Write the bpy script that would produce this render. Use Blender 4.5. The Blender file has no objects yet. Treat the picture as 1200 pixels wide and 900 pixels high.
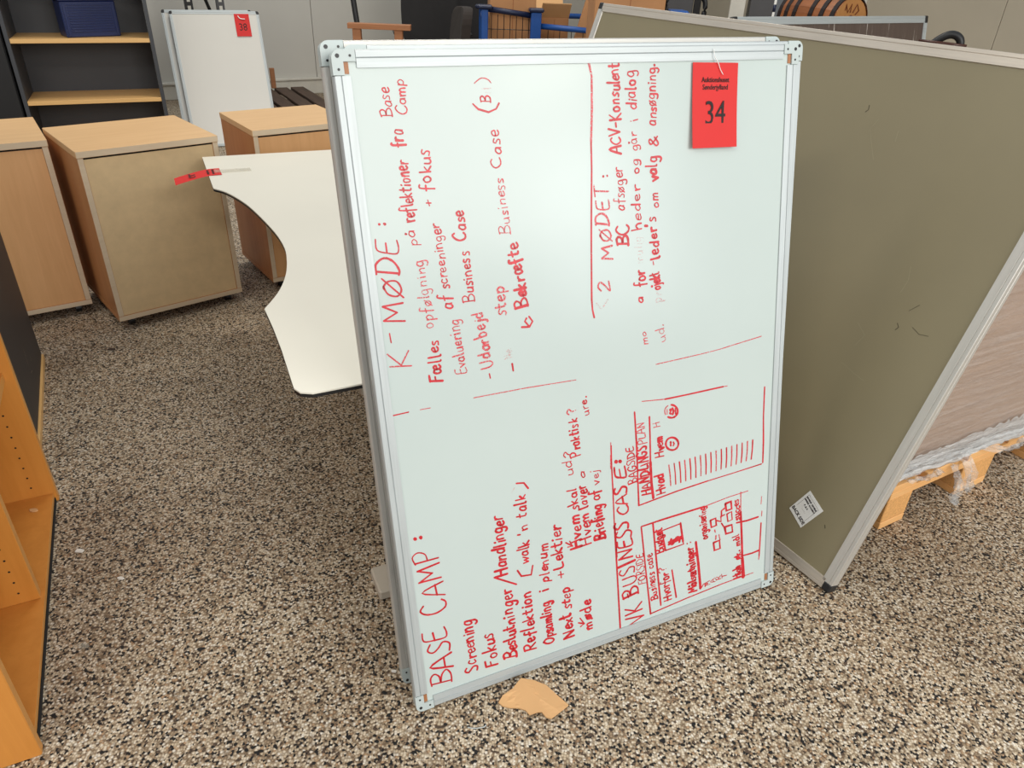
import bpy, bmesh, math, random
from mathutils import Matrix, Vector
random.seed(7)
PI = math.pi
SC = bpy.context.scene
COL = SC.collection

# ------------------------------------------------------------ camera, world, lights, exposure
cam_data = bpy.data.cameras.new('camera')
cam_data.sensor_fit = 'HORIZONTAL'
cam_data.sensor_width = 36.0
cam_data.lens = 848.9 / 1200 * 36.0
cam_data.clip_start = 0.02
cam = bpy.data.objects.new('camera', cam_data)
COL.objects.link(cam)
# camera axes in the world: right, image-down, forward
RT = Vector((0.9991090, 0.0216369, 0.0362356))
DN = Vector((0.0422040, -0.5122171, -0.8578184))
FW = Vector((0.0, 0.8585834, -0.5126739))
M = Matrix.Identity(4)
for i in range(3):
    M[i][0] = RT[i]; M[i][1] = -DN[i]; M[i][2] = -FW[i]
M.translation = Vector((0, 0, 1.3))
cam.matrix_world = M
SC.camera = cam

world = bpy.data.worlds.new('world')
SC.world = world
world.use_nodes = True
bg = world.node_tree.nodes['Background']
bg.inputs['Color'].default_value = (0.86, 0.93, 1.0, 1)
bg.inputs['Strength'].default_value = 0.60


def area(name, loc, target, sx, sy, power, color):
    d = bpy.data.lights.new(name, 'AREA')
    d.shape = 'RECTANGLE'; d.size = sx; d.size_y = sy
    d.energy = power; d.color = color
    o = bpy.data.objects.new(name, d)
    COL.objects.link(o)
    o.location = loc
    o.rotation_euler = (Vector(target) - Vector(loc)).to_track_quat('-Z', 'Y').to_euler()
    return o


# daylight from the gate behind and to the right of the camera, ceiling tubes over the hall, plus one added fill
area('gate_daylight', (3.2, -2.2, 2.6), (0.3, 1.6, 0.2), 3.0, 2.6, 165, (1.0, 0.97, 0.92))
area('side_window_daylight', (3.95, -1.25, 1.4), (0.2, 1.3, 0.9), 1.0, 1.3, 22, (0.93, 0.98, 1.0))
area('wall_lamp', (4.0, -1.5, 2.78), (0.05, 1.3, 1.1), 0.9, 0.14, 8, (1.0, 0.95, 0.84))
area('ceiling_tube_or_fill', (-1.4, -1.6, 4.0), (-1.2, 2.4, 0.3), 2.4, 0.3, 55, (1.0, 0.94, 0.84))  # added frontal fill to brighten the cabinet backs, no known tube there
area('ceiling_tube_or_fill', (-0.6, 4.6, 4.2), (-0.6, 4.6, 0), 2.4, 0.3, 70, (1.0, 0.93, 0.82))
area('ceiling_tube_or_fill', (-2.2, 1.2, 4.2), (-2.2, 1.2, 0), 2.4, 0.3, 40, (1.0, 0.93, 0.82))

SC.view_settings.view_transform = 'Standard'
SC.view_settings.look = 'None'
SC.view_settings.gamma = 1.0
SC.view_settings.exposure = 0.0
SC.view_settings.use_curve_mapping = False


# ------------------------------------------------------------ materials
def srgb(r, g, b):
    f = lambda c: (c / 255 / 12.92) if c / 255 <= 0.04045 else ((c / 255 + 0.055) / 1.055) ** 2.4
    return (f(r), f(g), f(b), 1.0)


def new_mat(name):
    m = bpy.data.materials.new(name); m.use_nodes = True
    nt = m.node_tree
    return m, nt, nt.nodes['Principled BSDF']


def coord(nt, scale=(1, 1, 1), rot=(0, 0, 0), kind='Object'):
    tc = nt.nodes.new('ShaderNodeTexCoord'); mp = nt.nodes.new('ShaderNodeMapping')
    mp.inputs['Scale'].default_value = scale; mp.inputs['Rotation'].default_value = rot
    nt.links.new(tc.outputs[kind], mp.inputs['Vector'])
    return mp.outputs['Vector']


def noise(nt, vec, scale, detail=4, rough=0.6, dist=0.0):
    n = nt.nodes.new('ShaderNodeTexNoise')
    n.inputs['Scale'].default_value = scale; n.inputs['Detail'].default_value = detail
    n.inputs['Roughness'].default_value = rough; n.inputs['Distortion'].default_value = dist
    nt.links.new(vec, n.inputs['Vector'])
    return n.outputs['Fac']


def ramp(nt, fac, stops, interp='LINEAR'):
    r = nt.nodes.new('ShaderNodeValToRGB'); r.color_ramp.interpolation = interp
    el = r.color_ramp.elements
    el[0].position, el[0].color = stops[0]
    el[1].position, el[1].color = stops[-1]
    for p, c in stops[1:-1]:
        e = el.new(p); e.color = c
    nt.links.new(fac, r.inputs['Fac'])
    return r.outputs['Color']


def bump(nt, bsdf, height, strength, dist=0.002):
    b = nt.nodes.new('ShaderNodeBump'); b.inputs['Strength'].default_value = strength
    b.inputs['Distance'].default_value = dist
    nt.links.new(height, b.inputs['Height']); nt.links.new(b.outputs['Normal'], bsdf.inputs['Normal'])


def mixc(nt, fac, a, b, mode='MIX'):
    m = nt.nodes.new('ShaderNodeMix'); m.data_type = 'RGBA'; m.blend_type = mode
    for s, v in ((0, fac), (6, a), (7, b)):
        if hasattr(v, 'links') or isinstance(v, bpy.types.NodeSocket): nt.links.new(v, m.inputs[s])
        else: m.inputs[s].default_value = v
    return m.outputs[2]


def plain(name, c, rough=0.5, metal=0.0, var=0.06, scale=8, bumpy=0.0, stretch=(1, 1, 1), coat=0.0, ior=1.5):
    m, nt, b = new_mat(name)
    v = coord(nt, stretch)
    n = noise(nt, v, scale)
    lo = tuple(x * (1 - var) for x in c[:3]) + (1,); hi = tuple(min(1, x * (1 + var)) for x in c[:3]) + (1,)
    nt.links.new(ramp(nt, n, [(0.3, lo), (0.7, hi)]), b.inputs['Base Color'])
    b.inputs['Roughness'].default_value = rough; b.inputs['Metallic'].default_value = metal
    b.inputs['Coat Weight'].default_value = coat; b.inputs['IOR'].default_value = ior
    if bumpy: bump(nt, b, noise(nt, v, scale * 12), bumpy)
    return m


def wood(name, c1, c2, rough=0.42, stretch=(3, 45, 45), fine=1.0, spots=False):
    m, nt, b = new_mat(name)
    v = coord(nt, stretch)
    n1 = noise(nt, v, 1.0 * fine, 6, 0.65, 0.6)
    n2 = noise(nt, coord(nt, (1.2, 3, 3)), 1.3, 2, 0.5)
    c = ramp(nt, n1, [(0.3, c1), (0.7, c2)])
    c = mixc(nt, 0.25, c, ramp(nt, n2, [(0.3, c1), (0.7, c2)]))
    nt.links.new(c, b.inputs['Base Color'])
    b.inputs['Roughness'].default_value = rough
    bump(nt, b, n1, 0.06, 0.001)
    return m


# quartz-gravel floor
MF, nt, b = new_mat('gravel_resin_floor')
v = coord(nt)
vo = nt.nodes.new('ShaderNodeTexVoronoi'); vo.inputs['Scale'].default_value = 205
nt.links.new(v, vo.inputs['Vector'])
sep = nt.nodes.new('ShaderNodeSeparateColor'); nt.links.new(vo.outputs['Color'], sep.inputs['Color'])
chips = ramp(nt, sep.outputs[0], [(0.0, srgb(16, 14, 13)), (0.14, srgb(96, 78, 62)), (0.22, srgb(164, 143, 116)), (0.40, srgb(204, 186, 158)),
                                  (0.60, srgb(226, 212, 188)), (0.84, srgb(184, 152, 118)), (0.9, srgb(236, 228, 212))], 'CONSTANT')
shade = ramp(nt, vo.outputs['Distance'], [(0.25, (1, 1, 1, 1)), (0.75, (0.42, 0.38, 0.34, 1))])
col = mixc(nt, 1.0, chips, shade, 'MULTIPLY')
big = noise(nt, v, 1.1, 5, 0.62)
col = mixc(nt, 1.0, col, ramp(nt, big, [(0.34, (0.74, 0.69, 0.64, 1)), (0.6, (1, 1, 1, 1))]), 'MULTIPLY')
nt.links.new(col, b.inputs['Base Color'])
b.inputs['Roughness'].default_value = 0.65
inv = nt.nodes.new('ShaderNodeMath'); inv.operation = 'SUBTRACT'; inv.inputs[0].default_value = 1
nt.links.new(vo.outputs['Distance'], inv.inputs[1])
bump(nt, b, inv.outputs[0], 0.5, 0.002)

MWALL = plain('painted_wall_panel', srgb(196, 193, 184), 0.5, var=0.04, scale=1.2)
MWALLR = plain('beige_wall_panel', srgb(178, 168, 148), 0.55, var=0.06, scale=1.5)
MALU = plain('brushed_aluminium', srgb(184, 190, 190), 0.5, 0.4, 0.06, 3, 0.02, (2, 60, 60))
MALUV = plain('brushed_aluminium_upright', srgb(184, 190, 190), 0.5, 0.4, 0.08, 3, 0.02, (60, 60, 2))
MALUW = plain('worn_aluminium', srgb(196, 194, 188), 0.5, 0.4, 0.10, 3, 0.03, (2, 50, 50))
MALUWV = plain('worn_aluminium_upright', srgb(196, 194, 188), 0.5, 0.4, 0.14, 3, 0.03, (50, 50, 2))
MPLAST = plain('pale_grey_plastic', srgb(184, 194, 192), 0.45)
MBOARD = plain('whiteboard_enamel', srgb(190, 201, 197), 0.2, var=0.02, scale=2.5, ior=1.38)
MBOARD2 = plain('whiteboard_enamel_dull', srgb(214, 212, 204), 0.25, var=0.02, scale=2.0)
MMDF = plain('hardboard_back', srgb(218, 190, 146), 0.75, var=0.06, scale=20)
MBLACK = plain('black_plastic', srgb(24, 24, 25), 0.45)
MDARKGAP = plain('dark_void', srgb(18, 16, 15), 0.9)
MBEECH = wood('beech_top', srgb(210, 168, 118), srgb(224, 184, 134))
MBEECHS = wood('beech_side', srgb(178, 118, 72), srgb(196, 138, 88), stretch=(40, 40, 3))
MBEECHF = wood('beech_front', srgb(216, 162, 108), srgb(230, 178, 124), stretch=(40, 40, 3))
MEDGE = wood('pale_edge_band', srgb(208, 186, 156), srgb(218, 198, 170), 0.5)
MORANGE = wood('orange_alder', srgb(196, 126, 52), srgb(214, 144, 66), 0.38, (30, 30, 3), 0.8)
MORANGE2 = wood('orange_alder_edge', srgb(208, 144, 72), srgb(222, 160, 84), 0.4, (3, 30, 30))
MDARK = plain('anthracite_laminate', srgb(62, 64, 68), 0.5, var=0.08, scale=3)
MDARK2 = plain('black_laminate', srgb(46, 45, 48), 0.5, var=0.12, scale=3)
MSHELF = wood('beech_shelf', srgb(222, 176, 112), srgb(232, 188, 124), 0.4)
MOLIVE = plain('olive_pin_fabric', srgb(135, 125, 97), 0.36, var=0.05, scale=2.5)
MDESK = plain('white_laminate', srgb(226, 222, 208), 0.35, var=0.02, scale=2)
MPINE = wood('pallet_pine', srgb(214, 156, 92), srgb(232, 182, 122), 0.65, (4, 40, 40))
MBLOCK = plain('chipwood_block', srgb(208, 154, 92), 0.85, var=0.22, scale=180)
MOLD = wood('weathered_pallet', srgb(62, 46, 36), srgb(96, 74, 58), 0.8, (50, 4, 50))
MCARD = plain('cardboard', srgb(178, 128, 84), 0.8, var=0.08, scale=4)
MCARD2 = plain('cardboard_light', srgb(214, 168, 116), 0.8, var=0.06, scale=5)
MGOODS = plain('wrapped_carton', srgb(162, 134, 112), 0.5, var=0.08, scale=3)
MRED = plain('red_paper', srgb(206, 24, 20), 0.6, var=0.03, scale=10)
MPRINT = plain('black_print', srgb(30, 14, 14), 0.7)
MPAPER = plain('white_paper', srgb(226, 224, 218), 0.6)
MBLUE = plain('blue_steel', srgb(26, 78, 150), 0.4, var=0.08)
MBLUEBOX = plain('dark_blue_plastic', srgb(22, 36, 82), 0.3, var=0.08)
MNAVY = plain('navy_plastic', srgb(18, 30, 62), 0.4)
MGREY = plain('grey_steel', srgb(98, 102, 106), 0.5)
MGREYD = plain('dark_grey_steel', srgb(74, 73, 74), 0.5)
MCREAM = plain('cream_paint', srgb(206, 202, 190), 0.5)
MFABRIC = plain('black_fabric', srgb(38, 36, 36), 0.9, bumpy=0.3, scale=20)
MFABRIC2 = plain('brown_black_fabric', srgb(58, 52, 48), 0.9, bumpy=0.3, scale=20)
MSTEEL = plain('black_steel', srgb(32, 31, 31), 0.45, 0.3)
MWOODB = wood('brown_wood', srgb(150, 98, 62), srgb(172, 116, 76), 0.5)
MBARREL = wood('barrel_oak', srgb(120, 66, 30), srgb(164, 98, 48), 0.5, (4, 40, 40))
MBARRELH = wood('barrel_head_oak', srgb(176, 118, 62), srgb(196, 138, 78), 0.5, (30, 30, 6))
MHOOP = plain('iron_hoop', srgb(40, 30, 28), 0.5, 0.4)
MBRAND = plain('burnt_mark', srgb(112, 56, 26), 0.8)
MLACQ = plain('brown_lacquered_bar', srgb(70, 36, 24), 0.3)
MCHIP = plain('white_chip', srgb(225, 220, 210), 0.6)
MLEAF = plain('brown_leaf', srgb(70, 56, 46), 0.8)
MSTRING = plain('white_string', srgb(235, 235, 232), 0.5)
MSCRATCH = plain('pale_scratch', srgb(158, 150, 122), 0.5)
MSMUDGE = plain('dark_smudge', srgb(74, 66, 48), 0.7)

# dark woven pin surface with pale streaks
MDKPIN, nt, b = new_mat('dark_brown_pin_fabric')
n = noise(nt, coord(nt, (38, 1, 1.6)), 1.5, 5, 0.7, 0.8)
nt.links.new(ramp(nt, n, [(0.0, srgb(72, 58, 50)), (0.6, srgb(90, 75, 66)), (0.62, srgb(110, 96, 86)), (0.67, srgb(200, 192, 182))]), b.inputs['Base Color'])
b.inputs['Roughness'].default_value = 0.6


def ink(name, c, holes):
    m, nt, b = new_mat(name)
    n = noise(nt, coord(nt), 420, 3, 0.7)
    nt.links.new(ramp(nt, noise(nt, coord(nt), 90, 3), [(0.35, c[0]), (0.65, c[1])]), b.inputs['Base Color'])
    b.inputs['Roughness'].default_value = 0.4
    if holes:
        mr = nt.nodes.new('ShaderNodeMapRange')
        mr.inputs['From Min'].default_value = holes - 0.04; mr.inputs['From Max'].default_value = holes + 0.04
        nt.links.new(n, mr.inputs['Value']); nt.links.new(mr.outputs[0], b.inputs['Alpha'])
    return m


INK = [ink('red_marker_ink', (srgb(178, 8, 24), srgb(206, 36, 50)), 0.34),
       ink('red_marker_ink_worn', (srgb(196, 30, 44), srgb(214, 80, 88)), 0.43),
       ink('red_marker_ink_rubbed', (srgb(206, 110, 112), srgb(226, 160, 160)), 0.55)]


def film(name, amount, c, rough=0.15):
    m, nt, b = new_mat(name)
    v = coord(nt, (1.0, 1.0, 14.0), (0.0, 0.12, 0.0))
    n = noise(nt, v, 5, 5, 0.7, 0.8)
    b.inputs['Base Color'].default_value = c
    b.inputs['Roughness'].default_value = rough
    mr = nt.nodes.new('ShaderNodeMapRange')
    mr.inputs['From Min'].default_value = 0.3; mr.inputs['From Max'].default_value = 0.75
    mr.inputs['To Min'].default_value = amount * 0.5; mr.inputs['To Max'].default_value = amount * 1.5
    nt.links.new(n, mr.inputs['Value']); nt.links.new(mr.outputs[0], b.inputs['Alpha'])
    bump(nt, b, n, 0.9, 0.02)
    return m


MFILM = film('stretch_film', 0.26, srgb(226, 220, 214))
MFILMS = film('loose_stretch_film', 0.34, srgb(236, 236, 234), 0.12)
MFILMT = film('bunched_stretch_film', 0.55, srgb(236, 236, 234), 0.2)


# ------------------------------------------------------------ builders
def link(o, parent=None):
    COL.objects.link(o)
    if parent: o.parent = parent
    return o


def tag(o, label, cat, group=None, kind=None):
    if label: o['label'] = label
    if cat: o['category'] = cat
    if group: o['group'] = group
    if kind: o['kind'] = kind
    return o


def thing(name, label, cat, loc=(0, 0, 0), yaw=0.0, tilt=0.0, group=None):
    o = bpy.data.objects.new(name, None)
    o.empty_display_size = 0.05
    COL.objects.link(o)
    o.matrix_world = Matrix.Translation(loc) @ Matrix.Rotation(yaw, 4, 'Z') @ Matrix.Rotation(-tilt, 4, 'X')
    return tag(o, label, cat, group)


def finish(name, bm, mats, parent=None, smooth=False, label=None):
    me = bpy.data.meshes.new(name)
    bmesh.ops.recalc_face_normals(bm, faces=bm.faces)
    bm.to_mesh(me); bm.free()
    for m in (mats if isinstance(mats, (list, tuple)) else [mats]): me.materials.append(m)
    if smooth:
        for p in me.polygons: p.use_smooth = True
    o = link(bpy.data.objects.new(name, me), parent)
    if label: o['label'] = label
    return o


def add_box(bm, x0, x1, y0, y1, z0, z1, bev=0.0, mat=0, front=None, seg=1):
    """axis-aligned box; faces looking to -Y take material index `front`"""
    vs = [bm.verts.new((x, y, z)) for x in (x0, x1) for y in (y0, y1) for z in (z0, z1)]
    q = [(0, 1, 3, 2), (4, 6, 7, 5), (0, 4, 5, 1), (2, 3, 7, 6), (0, 2, 6, 4), (1, 5, 7, 3)]
    fs = [bm.faces.new([vs[i] for i in f]) for f in q]
    for f in fs: f.material_index = mat
    if front is not None: fs[2].material_index = front
    if bev > 0:
        es = list({e for f in fs for e in f.edges})
        bmesh.ops.bevel(bm, geom=es, offset=bev, segments=seg, affect='EDGES', clamp_overlap=True)
    return vs


def box(name, x0, x1, y0, y1, z0, z1, mats, parent=None, bev=0.001, front=None, label=None):
    bm = bmesh.new()
    add_box(bm, x0, x1, y0, y1, z0, z1, bev, 0, front)
    return finish(name, bm, mats, parent, label=label)


def add_prism(bm, pts, axis, a, b, mat=0):
    """polygon pts in the two other axes, extruded from a to b along axis"""
    def P(p, t):
        return {'x': (t, p[0], p[1]), 'y': (p[0], t, p[1]), 'z': (p[0], p[1], t)}[axis]
    lo = [bm.verts.new(P(p, a)) for p in pts]; hi = [bm.verts.new(P(p, b)) for p in pts]
    n = len(pts)
    fs = [bm.faces.new(lo), bm.faces.new(hi)]
    for i in range(n): fs.append(bm.faces.new((lo[i], lo[(i + 1) % n], hi[(i + 1) % n], hi[i])))
    for f in fs: f.material_index = mat
    return fs


def prism(name, pts, axis, a, b, mats, parent=None, smooth=False, label=None):
    bm = bmesh.new(); add_prism(bm, pts, axis, a, b)
    return finish(name, bm, mats, parent, smooth, label)


def add_tube(bm, pts, r, n=8, caps=True, closed=False):
    pts = [Vector(p) for p in pts]
    rings = []
    up = Vector((0, 0, 1))
    for i, p in enumerate(pts):
        if closed: d = pts[(i + 1) % len(pts)] - pts[i - 1]
        else: d = pts[min(i + 1, len(pts) - 1)] - pts[max(i - 1, 0)]
        d.normalize()
        s = d.cross(up)
        if s.length < 1e-3: s = d.cross(Vector((1, 0, 0)))
        s.normalize(); t = s.cross(d)
        rr = r[i] if isinstance(r, (list, tuple)) else r
        rings.append([bm.verts.new(p + (s * math.cos(2 * PI * k / n) + t * math.sin(2 * PI * k / n)) * rr) for k in range(n)])
    m = len(rings)
    for i in range(m if closed else m - 1):
        A, B = rings[i], rings[(i + 1) % m]
        for k in range(n): bm.faces.new((A[k], A[(k + 1) % n], B[(k + 1) % n], B[k]))
    if caps and not closed:
        bm.faces.new(rings[0]); bm.faces.new(rings[-1])


def tube(name, pts, r, mats, parent=None, n=8, label=None, closed=False):
    bm = bmesh.new(); add_tube(bm, pts, r, n, closed=closed)
    return finish(name, bm, mats, parent, True, label)


def smooth_pts(pts, k=6):
    if len(pts) < 3: return [Vector(p) for p in pts]
    P = [Vector(p) for p in pts]; out = []
    for i in range(len(P) - 1):
        p0 = P[max(i - 1, 0)]; p1 = P[i]; p2 = P[i + 1]; p3 = P[min(i + 2, len(P) - 1)]
        for j in range(k):
            t = j / k
            out.append(0.5 * ((2 * p1) + (p2 - p0) * t + (2 * p0 - 5 * p1 + 4 * p2 - p3) * t * t + (3 * p1 - p0 - 3 * p2 + p3) * t ** 3))
    out.append(P[-1])
    return out


def printed(name, text, size, M4, mat, parent, squeeze=1.0, bold=0.0, align='CENTER'):
    """printed lettering: the built-in font turned into a thin mesh"""
    c = bpy.data.curves.new('t', 'FONT')
    c.body = text; c.size = size; c.extrude = 0.00008; c.offset = bold
    c.align_x = align; c.align_y = 'CENTER'; c.resolution_u = 3
    t = bpy.data.objects.new('t', c); COL.objects.link(t)
    bpy.context.view_layer.update()
    me = bpy.data.meshes.new_from_object(t.evaluated_get(bpy.context.evaluated_depsgraph_get()))
    bpy.data.objects.remove(t); bpy.data.curves.remove(c)
    me.transform(M4 @ Matrix.Diagonal((squeeze, 1, 1, 1)))
    me.materials.clear(); me.materials.append(mat)
    return link(bpy.data.objects.new(name, me), parent)


def XZ(x, y, z, rot=0.0):
    """text plane standing in local X-Z, read from -Y"""
    return Matrix.Translation((x, y, z)) @ Matrix.Rotation(PI / 2, 4, 'X') @ Matrix.Rotation(rot, 4, 'Z')


# ------------------------------------------------------------ the setting
bm = bmesh.new()
add_box(bm, -7, 7, -4, 12, -0.1, 0.0)
tag(finish('floor', bm, MF), 'speckled beige and black gravel resin floor', None, kind='structure')

WA = 0.52
wd = Vector((math.cos(WA), math.sin(WA), 0)); wn = Vector((-math.sin(WA), math.cos(WA), 0))
W0 = Vector((-3.29, 7.06, 0))


def framed(name, o, yaw, label=None):
    e = bpy.data.objects.new(name, None); COL.objects.link(e)
    e.matrix_world = Matrix.Translation(o) @ Matrix.Rotation(yaw, 4, 'Z')
    e['kind'] = 'structure'
    if label: e['label'] = label
    return e


wb = framed('wall_back', W0, WA, 'pale grey panelled back wall of the hall')
k = 0
for x in (-3.0, -1.9, -0.8, 0.3, 1.4, 2.5, 3.6):
    w = 1.096 if x < 3.5 else 1.2
    box('wall_panel', x, x + w, 0, 0.08, 0, 3.2, MWALL, wb, 0.003)
sk = framed('baseboard_back', W0, WA, 'pale metal skirting along the back wall')
box('skirting_rail', -3.0, 4.8, -0.03, -0.001, 0.0, 0.13, MCREAM, sk, 0.004)
box('skirting_lip', -3.0, 4.8, -0.045, -0.001, 0.13, 0.15, MCREAM, sk, 0.003)

# right wall: runs from the far corner towards the right
RC = Vector((0.92, 9.47, 0)); ry = -math.atan2(0.866, 0.5)
wr = framed('wall_right', RC, ry, 'beige panelled right wall')
seams = [0.0, 3.45, 4.55, 5.05, 5.62, 6.3, 7.1, 8.2]
for a, c in zip(seams[:-1], seams[1:]):
    box('wall_panel', a + 0.002, c - 0.002, 0, 0.08, 0, 3.2, MWALLR, wr, 0.002)
tr = framed('trim_1', RC, ry, 'cream corner strip on the right wall')
box('cover_strip', 3.43, 3.47, -0.02, -0.001, 0, 3.2, MCREAM, tr, 0.002)


# ------------------------------------------------------------ whiteboards
def corner_pts(arm, wdt, rad):
    c = [(arm, 0), (arm, wdt), (wdt, wdt), (wdt, arm), (0, arm)]
    for i in range(6):
        t = PI + i * PI / 10
        c.append((rad + rad * math.cos(t), rad + rad * math.sin(t)))
    return c


def frame_bar(name, L, w, d, mat, parent, place):
    """extruded aluminium profile: lip over the sheet, groove, rounded outer edge"""
    prof = [(0.002, 0.0), (w * 0.42, 0.0), (w * 0.45, 0.0015), (w * 0.5, 0.0), (w, 0.0006), (w, 0.003), (w * 0.55, 0.004),
            (w * 0.55, d), (0.003, d), (0.0, d - 0.003), (0.0, d * 0.55), (0.0012, d * 0.5), (0.0, d * 0.45), (0.0, 0.003)]
    bm = bmesh.new()
    fs = add_prism(bm, prof, 'x', 0, L)      # local: x along, y = inwards (w), z = depth
    bm.transform(place)
    return finish(name, bm, mat, parent)


def board(W, H, th, loc, yaw, tilt, label, cornermat, barmat, sheet, fw=0.026, arm=0.036, group=None, slots=True, corner_label=None):
    t = thing('whiteboard', label, 'whiteboard', loc, yaw, tilt, group)
    box('writing_sheet', 0.006, W - 0.006, 0.003, th - 0.004, 0.006, H - 0.006, sheet, t, 0)
    B = lambda rows: Matrix(rows).to_4x4()
    # columns map (x, y, z) of the profile to board axes X (right), Y (back), Z (up)
    g = 0.001
    def place(ex, ey, o):
        m = Matrix.Identity(4)
        for i in range(3): m[i][0] = ex[i]; m[i][1] = ey[i]; m[i][2] = (0, 1, 0)[i]; m[i][3] = o[i]
        return m
    c = arm + g
    frame_bar('frame_rail', W - 2 * c, fw, th, barmat, t, place((1, 0, 0), (0, 0, 1), (c, 0, 0)))
    frame_bar('frame_rail', W - 2 * c, fw, th, barmat, t, place((1, 0, 0), (0, 0, -1), (c, 0, H)))
    upmat = MALUV if barmat is MALU else MALUWV
    frame_bar('frame_rail', H - 2 * c, fw, th, upmat, t, place((0, 0, 1), (1, 0, 0), (0, 0, c)))
    frame_bar('frame_rail', H - 2 * c, fw, th, upmat, t, place((0, 0, 1), (-1, 0, 0), (W, 0, c)))
    for sx, sz in ((0, 0), (1, 0), (0, 1), (1, 1)):
        X = lambda u: (u if not sx else W - u); Z = lambda v: (v if not sz else H - v)
        pts = [(X(p[0]), Z(p[1])) for p in corner_pts(arm, 0.017, 0.013)]
        bm = bmesh.new()
        add_prism(bm, pts, 'y', -0.0012, th + 0.0005)
        co = finish('corner_piece', bm, cornermat, t, label=corner_label)
        if slots:
            bm = bmesh.new()
            for u, v in ((0.009, 0.009), (0.028, 0.009), (0.009, 0.028)):
                r = 0.0032 if u == v else 0.002
                add_prism(bm, [(X(u) + r * math.cos(q * PI / 4), Z(v) + r * math.sin(q * PI / 4)) for q in range(8)], 'y', -0.0018, -0.001)
            finish('screw', bm, MBLACK, co)
            bm = bmesh.new()
            xs = sorted((X(0.0175), X(0.0245))); zs = sorted((Z(0.0175), Z(0.034)))
            add_box(bm, xs[0], xs[1], 0.0015, 0.006, zs[0], zs[1])
            finish('wooden_core', bm, MWOODB, co)
    return t


wb1 = board(0.9, 1.2, 0.018, (-0.160, 0.890, 0.0045), 0.443, 0.252,
            'front whiteboard of the leaning stack, covered in red handwriting', MPLAST, MALU, MBOARD)
wb2 = board(0.9, 1.2, 0.018, (-0.155, 0.930, 0.0043), 0.440, 0.238,
            'middle whiteboard of the leaning stack, only its top and right frame edges showing', MPLAST, MALU, MBOARD)
wb3 = board(0.9, 1.2, 0.018, (-0.196, 0.953, 0.004), 0.455, 0.220,
            'rearmost whiteboard of the leaning stack, sticking out furthest left', MPLAST, MALUW, MBOARD)
wb4 = board(0.594, 0.898, 0.016, (-2.349, 5.288, 0.0045), 0.45, 0.292,
            'blank small whiteboard with a red 38 tag by the back wall', MBLACK, MALU, MBOARD2, 0.02, 0.02, slots=False,
            corner_label='black plastic corner')
wb5 = board(0.594, 0.898, 0.016, (-2.415, 5.318, 0.0045), 0.45, 0.275,
            'second small whiteboard hidden behind the blank 38 board, only its left edge showing', MBLACK, MALU, MBOARD2, 0.02, 0.02, slots=False,
            corner_label='black plastic corner')

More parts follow.
